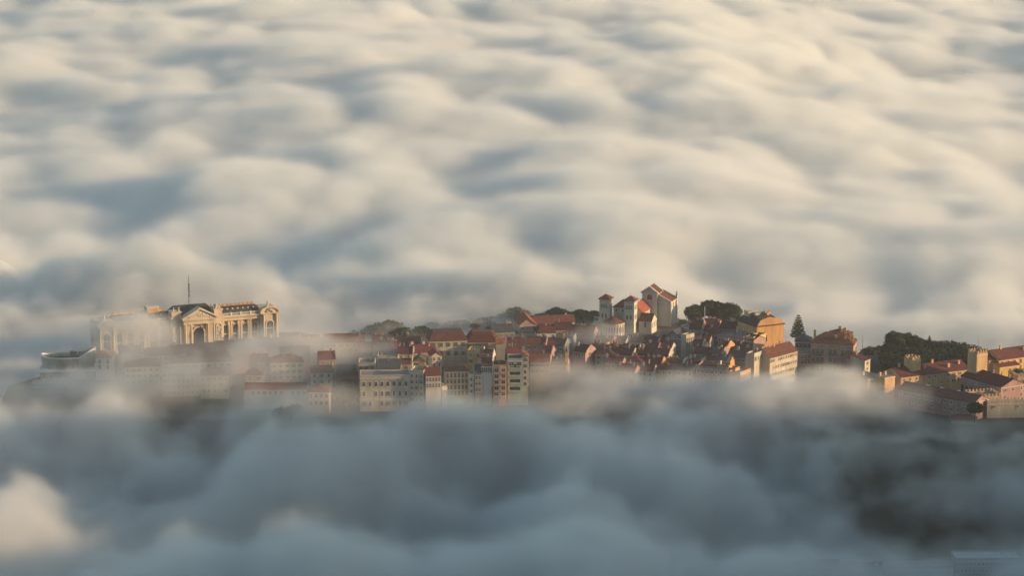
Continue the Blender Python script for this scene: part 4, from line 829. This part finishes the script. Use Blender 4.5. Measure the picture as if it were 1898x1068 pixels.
def tree_proto(k):
    if k in TREE: return TREE[k]
    sd = hash(k) % 97 if False else sum(map(ord, k))
    if k.startswith('umbrella'): lb = dome_lobes(sd, 10, 15); cr = leaf_cloud(lb, 9000, .95, sd, 'pine_leaf')
    elif k.startswith('round'): lb = pine_lobes(sd, 7.5, 14, 1.0, 12) + [(0, 0, 8, 4.5, 4.5, 3.5), (3, -1, 7, 3, 3, 3)]; cr = leaf_cloud(lb, 8000, .95, sd, 'dark_leaf')
    elif k == 'bush': lb = [(0, 0, 3, 4, 4, 3), (3.4, 0, 2.4, 3, 3, 2.4), (-3.2, 1, 2.6, 3, 3, 2.5)]; cr = leaf_cloud(lb, 1800, .6, sd, 'dark_leaf')
    elif k == 'cypress': lb = [(0, 0, 3, 1.6, 1.6, 3), (0, 0, 6.5, 1.4, 1.4, 3.2), (0, 0, 10, .9, .9, 3)]; cr = leaf_cloud(lb, 1500, .45, sd, 'dark_leaf')
    elif k == 'araucaria':
        lb = []; q = random.Random(3); z = 3.0
        while z < 20.8:
            r = 6.4 * (1 - (z - 1.5) / 21) ** .75 + .35
            for i in range(6):
                a = i * 1.047 + z * 1.9
                for t_ in (.45, .85): lb.append((r * t_ * math.cos(a), r * t_ * math.sin(a), z + .16 * r * t_, max(.35, r * .21), max(.35, r * .21), .22))
            z += 1.95
        cr = leaf_cloud(lb, 14000, .6, sd, 'dark_leaf')
    t = MB()
    if k.startswith('umbrella') or k.startswith('round'):
        hgt = 9 if k.startswith('umbrella') else 6; t.cyl(0, 0, -6, hgt, .65, .42, 9, cap=False); q = random.Random(sd)
        for i in range(7): a = i * .9; limb(t, (0, 0, hgt - .6), (4.6 * math.cos(a), 4.6 * math.sin(a), hgt + q.uniform(2, 3.5)), .32, .1)
    elif k == 'bush': t.cyl(0, 0, -2, 2.5, .2, .1, 6)
    elif k == 'cypress': t.cyl(0, 0, -3, 9, .3, .08, 6)
    else: t.cyl(0, 0, -4, 21.6, .4, .04, 8)
    TREE[k] = (cr, t.mesh('trunk', ['bark'])); return TREE[k]
def tree(name, k, px, ytop, wpx, label, z0=0.0, ybase=None, dist_y=None, sx=1.0, hs=1.0, group=None, cat='tree'):
    """crown top at photo point (px, ytop), crown width wpx; stands at depth dist_y metres (or where ybase meets z0)"""
    cr, tr_ = tree_proto(k)
    Y = dist_y if dist_y else at(px, ybase, z0).y
    dep = PITCH + math.atan((ytop - 534) / F); ztop = HC - Y * math.tan(dep); m_ = (Y * CP + (HC - ztop) * SP) / F
    x = (px - 949) * m_
    co = np.empty(len(cr.vertices) * 3, np.float32); cr.vertices.foreach_get('co', co); co = co.reshape(-1, 3); w0 = np.percentile(co[:, 0], 99) - np.percentile(co[:, 0], 1); h0 = co[:, 2].max()
    s = wpx * m_ / w0; sz = s * hs
    r = thing(name, label, cat, (x, Y, ztop - h0 * sz), rnd.uniform(0, 6.28), group); r.scale = (s, s, sz)
    ob('crown', cr, r); ob('trunk', tr_, r); return r
G1 = 'umbrella pines along the far edge of the rock'
tree('pine_tree', 'umbrella1', 722, 592, 92, 'big round pine crown hazy on the skyline right of the yellow gable', dist_y=1640, group=G1)
tree('pine_tree', 'umbrella2', 689, 602, 44, 'low pine crown at the left foot of the big round pine', dist_y=1645, group=G1)
tree('pine_tree', 'umbrella1', 768, 600, 40, 'thin pale pine crown right of the big round pine', dist_y=1700, group=G1)
tree('pine_tree', 'umbrella3', 801, 596, 56, 'hazy pine above the left end of the cream barracks', dist_y=1660, group=G1)
tree('pine_tree', 'umbrella2', 840, 594, 50, 'dark hazy pine above the middle of the cream barracks', dist_y=1650, group=G1)
tree('pine_tree', 'umbrella1', 822, 585, 40, 'faintest pine, a ghost behind the others above the barracks', dist_y=1730, group=G1)
tree('pine_tree', 'umbrella3', 875, 589, 48, 'hazy pine behind the square belvedere', dist_y=1680, group=G1)
tree('pine_tree', 'umbrella2', 911, 586, 56, 'pine between the belvedere and the tall domed pine', dist_y=1665, group=G1)
tree('pine_tree', 'umbrella1', 957, 568, 68, 'tall domed pine behind the near-black roof', dist_y=1670, group=G1)
tree('pine_tree', 'umbrella3', 932, 580, 40, 'pine shoulder left of the tall domed pine', dist_y=1668, group=G1)
tree('pine_tree', 'umbrella2', 1031, 569, 54, 'domed pine above the long cream hall', dist_y=1655, group=G1)
tree('pine_tree', 'umbrella1', 1076, 572, 48, 'dark flat pine left of the left bell tower', dist_y=1645, group=G1)
tree('pine_tree', 'umbrella3', 1100, 575, 36, 'dark pine touching the left bell tower', dist_y=1645, group=G1)
tree('pine_tree', 'umbrella2', 1004, 580, 34, 'small low pine behind the pink gabled house', dist_y=1650, group=G1)
for px, yt, wd, dy, lab in ((745, 606, 56, 1615, 'low pine crown at the right foot of the big round pine'), (783, 603, 52, 1625, 'soft low pine left of the hazy pine above the barracks'), (858, 592, 54, 1640, 'pine just left of the square belvedere'),
        (894, 588, 54, 1645, 'pine just right of the square belvedere'), (982, 584, 44, 1630, 'pine at the right shoulder of the tall domed pine'), (1054, 577, 36, 1640, 'pine between the domed pine and the dark flat pine'), (655, 612, 40, 1640, 'faint pine above the long low red roof')):
    tree('pine_tree', 'umbrella3', px, yt, wd, lab, dist_y=dy, group=G1)
G2 = 'dark pines east of the cathedral'
tree('pine_tree', 'round1', 1289, 564, 38, 'leftmost dark round pine right of the cathedral', dist_y=1632, group=G2, hs=.85)
tree('pine_tree', 'round2', 1320, 557, 38, 'middle and tallest of the dark round pines', dist_y=1634, group=G2, hs=.9)
tree('pine_tree', 'round3', 1352, 561, 40, 'rightmost dark round pine left of the orange building', dist_y=1630, group=G2, hs=.9)
tree('pine_tree', 'round1', 1337, 572, 26, 'small dark pine filling the gap between the taller ones', dist_y=1628, group=G2)
tree('bush', 'bush', 1266, 593, 26, 'dark bush at the right foot of the cathedral front', dist_y=1625, cat='bush')
tree('araucaria_tree', 'araucaria', 1480, 584, 25, 'tall tiered monkey-puzzle tree standing alone against the fog', dist_y=1580)
for o_ in S.objects:
    if o_.name == 'araucaria_tree': 
        pass
G3 = 'garden trees behind the palace'
for i, (px, yt, wd, k, lab, dy) in enumerate((
    (1614, 643, 36, 'round2', 'dark round tree beside the thin grey mast', 1560), (1636, 652, 26, 'bush', 'low dark tree left of the tall garden trees', 1545), (1632, 640, 20, 'round1', 'small round tree behind the thin grey mast', 1568),
    (1659, 613, 36, 'round1', 'tallest leftmost garden tree behind the palace', 1530), (1676, 616, 34, 'round3', 'second garden tree from the left behind the palace', 1534), (1695, 622, 34, 'round2', 'garden tree above the left battlemented tower', 1532),
    (1712, 627, 30, 'round1', 'low garden tree left of the little cypress', 1536), (1650, 634, 30, 'round3', 'broad tree at the foot of the tallest garden tree', 1526), (1674, 642, 44, 'round2', 'wide dark tree low under the tall garden trees', 1520),
    (1702, 642, 40, 'round3', 'wide dark tree above the battlements of the left palace tower', 1520), (1648, 650, 34, 'round1', 'lowest dark tree near the palace corner', 1512))):
    tree('garden_tree', k, px, yt, wd, lab, dist_y=dy, group=G3)
tree('cypress_tree', 'cypress', 1723, 622, 8, 'little pointed cypress on the garden skyline', dist_y=1534, group=G3)
GC = [(1735, 634, 50), (1765, 636, 50), (1790, 641, 48), (1812, 649, 44), (1832, 656, 40), (1745, 648, 60), (1780, 654, 60), (1720, 652, 60), (1812, 664, 46), (1750, 664, 60), (1715, 666, 54), (1782, 668, 50), (1684, 662, 50), (1660, 668, 44)]
lb = []
for i, (px, yt, wd) in enumerate(GC):
    Y = 1532 - (yt - 634) * 1.2; dep = PITCH + math.atan((yt - 534) / F); zt = HC - Y * math.tan(dep); m_ = (Y * CP + (HC - zt) * SP) / F; r_ = wd * m_ * .62
    lb.append(((px - 949) * m_, Y, zt - r_ * .5, r_, r_ * .8, r_ * .5))
kind(ob('garden_vegetation', leaf_cloud(lb, 26000, 1.1, 5, 'dark_leaf')), 'stuff', 'dense dark clipped garden growth covering the slope behind the palace')
tree('garden_tree', 'bush', 1886, 682, 30, 'dark bush inside the palace yard at the right edge', dist_y=1452)
for i, (px, yt, wd) in enumerate(((1436, 703, 60), (1400, 706, 40), (1470, 708, 44))):
    tree('square_tree', 'bush', px, yt, wd, ('broad tree crown in mist below the long sunlit cream house', 'tree crown in mist below the salmon houses', 'tree crown fading into bright fog left of the pink building')[i], dist_y=1436, group='trees in mist on the square')
for i, (px, yt, wd) in enumerate(((640, 706, 44), (525, 752, 50), (545, 748, 36), (1808, 745, 24))):  # the first tree is an addition, its dark crown standing for a shaded cleft
    tree('garden_tree', 'bush' if i in (1, 2) else 'round2', px, yt, wd, ('tree added to darken the shaded cleft left of the civic building', 'low dark tree in front of the terraced wing', 'round dark tree left of the cream villa arches', 'dark tree beside the palace bastion')[i], dist_y=(1412, 1385, 1387, 1372)[i])

# ------------------------------------------------------------------ the sea of fog: a solid white body of soft swells with a thick skin of real mist over it
mat('cloud', (.80, .84, .82), 1, 0, 1, 0)
def P(px, py): q = at(px, py, 0); return q.x, q.y
SW = [(1090, 925, 115, 38, 24), (560, 1010, 110, 34, 18), (330, 1010, 95, 32, 15), (25, 915, 90, 40, 16), (820, 940, 130, 55, -10), (200, 840, 160, 40, -6), (1260, 800, 80, 24, 16),
      (1730, 870, 230, 66, -25), (1800, 1050, 230, 75, -52), (1600, 590, 60, 50, 26), (1420, 560, 110, 80, -22), (1640, 1070, 150, 40, -22), (640, 60, 300, 900, 0)]
def top_height(X, Y):
    far = sstep(1640, 1950, Y); vf = sstep(1900, 4200, Y)
    wx = X + 40 * (vnoise(X / 90, Y / 90, 1) - .5) + 120 * (vnoise(X / 330, Y / 330, 5) - .5); wy = Y + 40 * (vnoise(X / 90, Y / 90, 2) - .5) + 120 * (vnoise(X / 330, Y / 330, 6) - .5)
    hf = -44 + (30 + 14 * vf) * billow(wx / 150, wy / 200, 3, 8) + 35 * billow(wx / 62, wy / 78, 4, 7) + 9 * billow(wx / 33, wy / 46, 34, 8) + 34 * (vnoise(X / 480, Y / 700, 7) - .5)
    hf = hf - 52 * sstep(.05, .2, X / Y) * sstep(1750, 2900, Y)
    wx = wx + 26 * fbm(X / 30, Y / 30, 61, 3); wy = wy + 26 * fbm(X / 30, Y / 30, 66, 3)
    hn = -88 + 72 * billow(wx / 82 + 3.3, wy / 62, 13, 8) + 22 * billow(wx / 34, wy / 30, 14, 7) + 30 * (vnoise(X / 170, Y / 90, 17) - .5)
    hn = hn + (32 + 70 * fbm(X / 60, Y / 50, 71)) * sstep(1240 + 70 * fbm(X / 60, 0 * X, 72), 1330, Y) * (1 - .95 * sstep(60, 170, X))
    h = hn * (1 - far) + hf * far
    for px, py, rx, ry, a in SW:
        x, y = P(px, py); m_ = mpp(px, py); h = h + a * np.exp(-(((X - x) / (rx * m_)) ** 2 + ((Y - y) / ry) ** 2) ** (1.0 if a < 0 else 1.8))
    return h
nu, nv = 620, 1000
u = np.linspace(-.48, .48, nu); Yv = 620 * np.exp(np.linspace(0, math.log(14000 / 620.), nv))
U, V = np.meshgrid(u, Yv); X = U * V; Hm = top_height(X, V)
# round the town the solid body drops away and only mist is left; its top sinks below the streets
fx = 46 * fbm(X / 45, V / 300, 91, 3) + np.interp(X, [-420, -300, 0, 120, 200, 480], [1372, 1372, 1372, 1380, 1330, 1310])
town = sstep(-70, 10, V - fx) * (1 - sstep(1640, 1730, V)) * (1 - sstep(330, 420, X)) * sstep(-400, -300, X)
mist = sstep(8, 60, V - fx) * (1 - sstep(1570, 1640, V)) * (1 - sstep(330, 420, X)) * sstep(-310, -275, X)
top = Hm * (1 - town) + (-3 + (9 + 52 * fbm(X / 42 + 5, V / 70, 93, 3)) * (1 - sstep(1365, 1425, V)) * (1 - sstep(120, 190, X)) + 4 * fbm(X / 30, V / 30, 77)) * town
mist = mist * (1 - sstep(1500, 1530, V) * (1 - sstep(-262, -238, X)))
top = top - 11 * mist
solid = sstep(1640, 1760, V) * (1 - town)
core_z = (Hm - 14) * solid - 75 * (1 - solid)
co = grid_mesh('cloud_sea', X, V, core_z, ['cloud'])
at_ = co.attributes.new('top', 'FLOAT', 'POINT'); at_.data.foreach_set('value', top.ravel().astype(np.float32))
core = kind(ob('cloud_sea', co), 'stuff', 'endless sea of soft rolling fog around the old town')

vm = bpy.data.materials.new('mist'); vm.use_nodes = True; n_ = vm.node_tree; n_.nodes.clear()
o_ = n_.nodes.new('ShaderNodeOutputMaterial'); pv = n_.nodes.new('ShaderNodeVolumePrincipled'); pv.inputs['Color'].default_value = (.965, .98, .975, 1)
pv.inputs['Density'].default_value = 1; pv.inputs['Anisotropy'].default_value = .25; n_.links.new(pv.outputs[0], o_.inputs['Volume'])
def fog_volume(name, mn, mx, vox, d0, s, nscale, namp, puffs=(), label=''):
    ng = bpy.data.node_groups.new(name, 'GeometryNodeTree'); ng.interface.new_socket('Geometry', in_out='OUTPUT', socket_type='NodeSocketGeometry')
    N = ng.nodes.new; L = ng.links.new
    vc = N('GeometryNodeVolumeCube'); vc.inputs['Min'].default_value = mn; vc.inputs['Max'].default_value = mx
    for i, a in enumerate('XYZ'): vc.inputs['Resolution ' + a].default_value = int((mx[i] - mn[i]) / vox[i])
    oi = N('GeometryNodeObjectInfo'); oi.inputs[0].default_value = core; oi.transform_space = 'ORIGINAL'
    pos = N('GeometryNodeInputPosition').outputs[0]; sx = N('ShaderNodeSeparateXYZ'); L(pos, sx.inputs[0])
    cx = N('ShaderNodeCombineXYZ'); L(sx.outputs[0], cx.inputs[0]); L(sx.outputs[1], cx.inputs[1]); cx.inputs[2].default_value = 1000
    na = N('GeometryNodeInputNamedAttribute'); na.data_type = 'FLOAT'; na.inputs[0].default_value = 'top'
    rc = N('GeometryNodeRaycast'); rc.data_type = 'FLOAT'; L(oi.outputs['Geometry'], rc.inputs['Target Geometry']); L(cx.outputs[0], rc.inputs['Source Position'])
    rc.inputs['Ray Direction'].default_value = (0, 0, -1); rc.inputs['Ray Length'].default_value = 3000
    L(na.outputs['Attribute'], [q for q in rc.inputs if q.name == 'Attribute' and q.enabled][0])
    def Mt(op, a, b=None, c=None):
        k = N('ShaderNodeMath'); k.operation = op
        for i, v in enumerate((a, b, c)):
            if v is None: continue
            if isinstance(v, (int, float)): k.inputs[i].default_value = v
            else: L(v, k.inputs[i])
        return k.outputs[0]
    topo = [q for q in rc.outputs if q.name == 'Attribute' and q.enabled][0]
    dz = Mt('SUBTRACT', sx.outputs[2], topo)
    def noise(sc, det, off=0, sz=1.0):
        nz = N('ShaderNodeTexNoise'); nz.inputs['Scale'].default_value = sc; nz.inputs['Detail'].default_value = det; nz.inputs['Roughness'].default_value = .6
        mp = N('ShaderNodeVectorMath'); mp.operation = 'MULTIPLY_ADD'; L(pos, mp.inputs[0]); mp.inputs[1].default_value = (1, 1, sz); mp.inputs[2].default_value = (off, off * .7, off * .3)
        L(mp.outputs[0], nz.inputs['Vector']); return Mt('SUBTRACT', nz.outputs['Fac'], .5)
    nf = noise(nscale, 6)
    dz = Mt('SUBTRACT', dz, Mt('MULTIPLY', nf, namp))
    dn = Mt('MULTIPLY', Mt('EXPONENT', Mt('MULTIPLY', Mt('MAXIMUM', dz, 0.0), -1 / s)), d0)
    if puffs:
        wv = noise(.05, 4, 40)
        for (px, py, pz, rx, ry, rz, d, rag) in puffs:
            c = at(px, py, pz)
            v1 = N('ShaderNodeVectorMath'); v1.operation = 'SUBTRACT'; L(pos, v1.inputs[0]); v1.inputs[1].default_value = c
            v2 = N('ShaderNodeVectorMath'); v2.operation = 'MULTIPLY'; L(v1.outputs[0], v2.inputs[0]); v2.inputs[1].default_value = (1 / rx, 1 / ry, 1 / rz)
            v3 = N('ShaderNodeVectorMath'); v3.operation = 'LENGTH'; L(v2.outputs[0], v3.inputs[0])
            q = Mt('SUBTRACT', 1.0, v3.outputs['Value']); q = Mt('ADD', q, Mt('MULTIPLY', wv, rag)); q = Mt('MAXIMUM', q, 0.0); q = Mt('MINIMUM', Mt('MULTIPLY', q, 1.8), 1.0)
            dn = Mt('ADD', dn, Mt('MULTIPLY', q, d))
    dn = Mt('MULTIPLY', dn, Mt('GREATER_THAN', dn, d0 * .02))
    L(dn, vc.inputs['Density'])
    sm = N('GeometryNodeSetMaterial'); sm.inputs['Material'].default_value = vm; L(vc.outputs[0], sm.inputs['Geometry'])
    go = N('NodeGroupOutput'); L(sm.outputs[0], go.inputs[0])
    vd = bpy.data.volumes.new(name); vo = bpy.data.objects.new(name, vd); C.objects.link(vo); vd.materials.append(vm)
    md = vo.modifiers.new('fog', 'NODES'); md.node_group = ng; kind(vo, 'stuff', label); return vo
PUFFS = [  # photo x, y, height, radii in metres, density, raggedness
    (270, 650, 20, 42, 22, 13, .035, 1.8), (330, 702, 14, 60, 22, 14, .026, 1.8), (205, 600, 23, 30, 14, 7, .035, 1.8), (240, 724, 9, 60, 22, 14, .028, 1.8),
    (520, 640, 20, 34, 22, 13, .05, 1.6), (600, 655, 18, 46, 22, 13, .04, 1.6), (480, 690, 15, 50, 22, 15, .03, 1.5), (560, 750, 8, 60, 20, 13, .03, 1.4), (450, 655, 19, 30, 18, 11, .03, 1.6),
    (1115, 628, 14, 24, 16, 11, .034, 1.5), (1070, 705, 9, 44, 20, 13, .05, 1.5), (1200, 728, 6, 64, 20, 12, .06, 1.4), (1320, 735, 4, 40, 20, 12, .04, 1.4),
    (1380, 680, 12, 18, 12, 10, .018, 1.6), (1540, 724, 8, 38, 22, 13, .08, 1.4), (1770, 805, -3, 70, 18, 10, .03, 1.8), (1500, 775, 0, 70, 20, 13, .04, 1.8), (1700, 860, -8, 90, 24, 16, .03, 2.4), (1850, 920, -16, 70, 24, 15, .028, 2.4), (1100, 765, 0, 60, 16, 12, .04, 1.9), (1790, 1045, -24, 60, 22, 14, .022, 1.6), (1450, 738, 8, 44, 20, 12, .07, 1.4), (1630, 742, 8, 34, 18, 11, .03, 1.6),
    (1420, 715, 13, 36, 12, 9, .05, 1.4),
    (60, 730, 6, 50, 24, 12, .03, 1.5), (170, 725, 6, 40, 20, 11, .035, 1.5), (240, 606, 25, 36, 11, 9, .10, 1.8), (285, 625, 22, 24, 10, 9, .05, 1.6), (900, 772, 4, 60, 18, 11, .03, 1.4)]
fog_volume('fog_bank', (-1150, 1740, -50), (1150, 4700, 90), (8, 9, 3.6), .055, 3.0, .02, 34, label='thick rolling fog stretching away behind the old town')
fog_volume('fog_bank', (-420, 900, -58), (420, 1740, 52), (3.0, 3.4, 2.3), .055, 2.6, .045, 34, PUFFS, 'drifting fog between and before the houses of the old town')

# thin air with a little moisture in it, round the camera and everything
hm = bpy.data.materials.new('haze'); hm.use_nodes = True; hn_ = hm.node_tree; hn_.nodes.clear()
o_ = hn_.nodes.new('ShaderNodeOutputMaterial'); pv = hn_.nodes.new('ShaderNodeVolumePrincipled'); pv.inputs['Color'].default_value = (.97, .985, .98, 1)
pv.inputs['Density'].default_value = .00006; pv.inputs['Anisotropy'].default_value = .2; hn_.links.new(pv.outputs[0], o_.inputs['Volume'])
M['haze'] = hm
kind(MB().box(-9500, 9500, -2700, 14500, -61, 670).build('haze', 'haze'), 'stuff', 'thin bright morning haze between the camera and the town')
print('script seconds', round(time.time() - T0, 1))
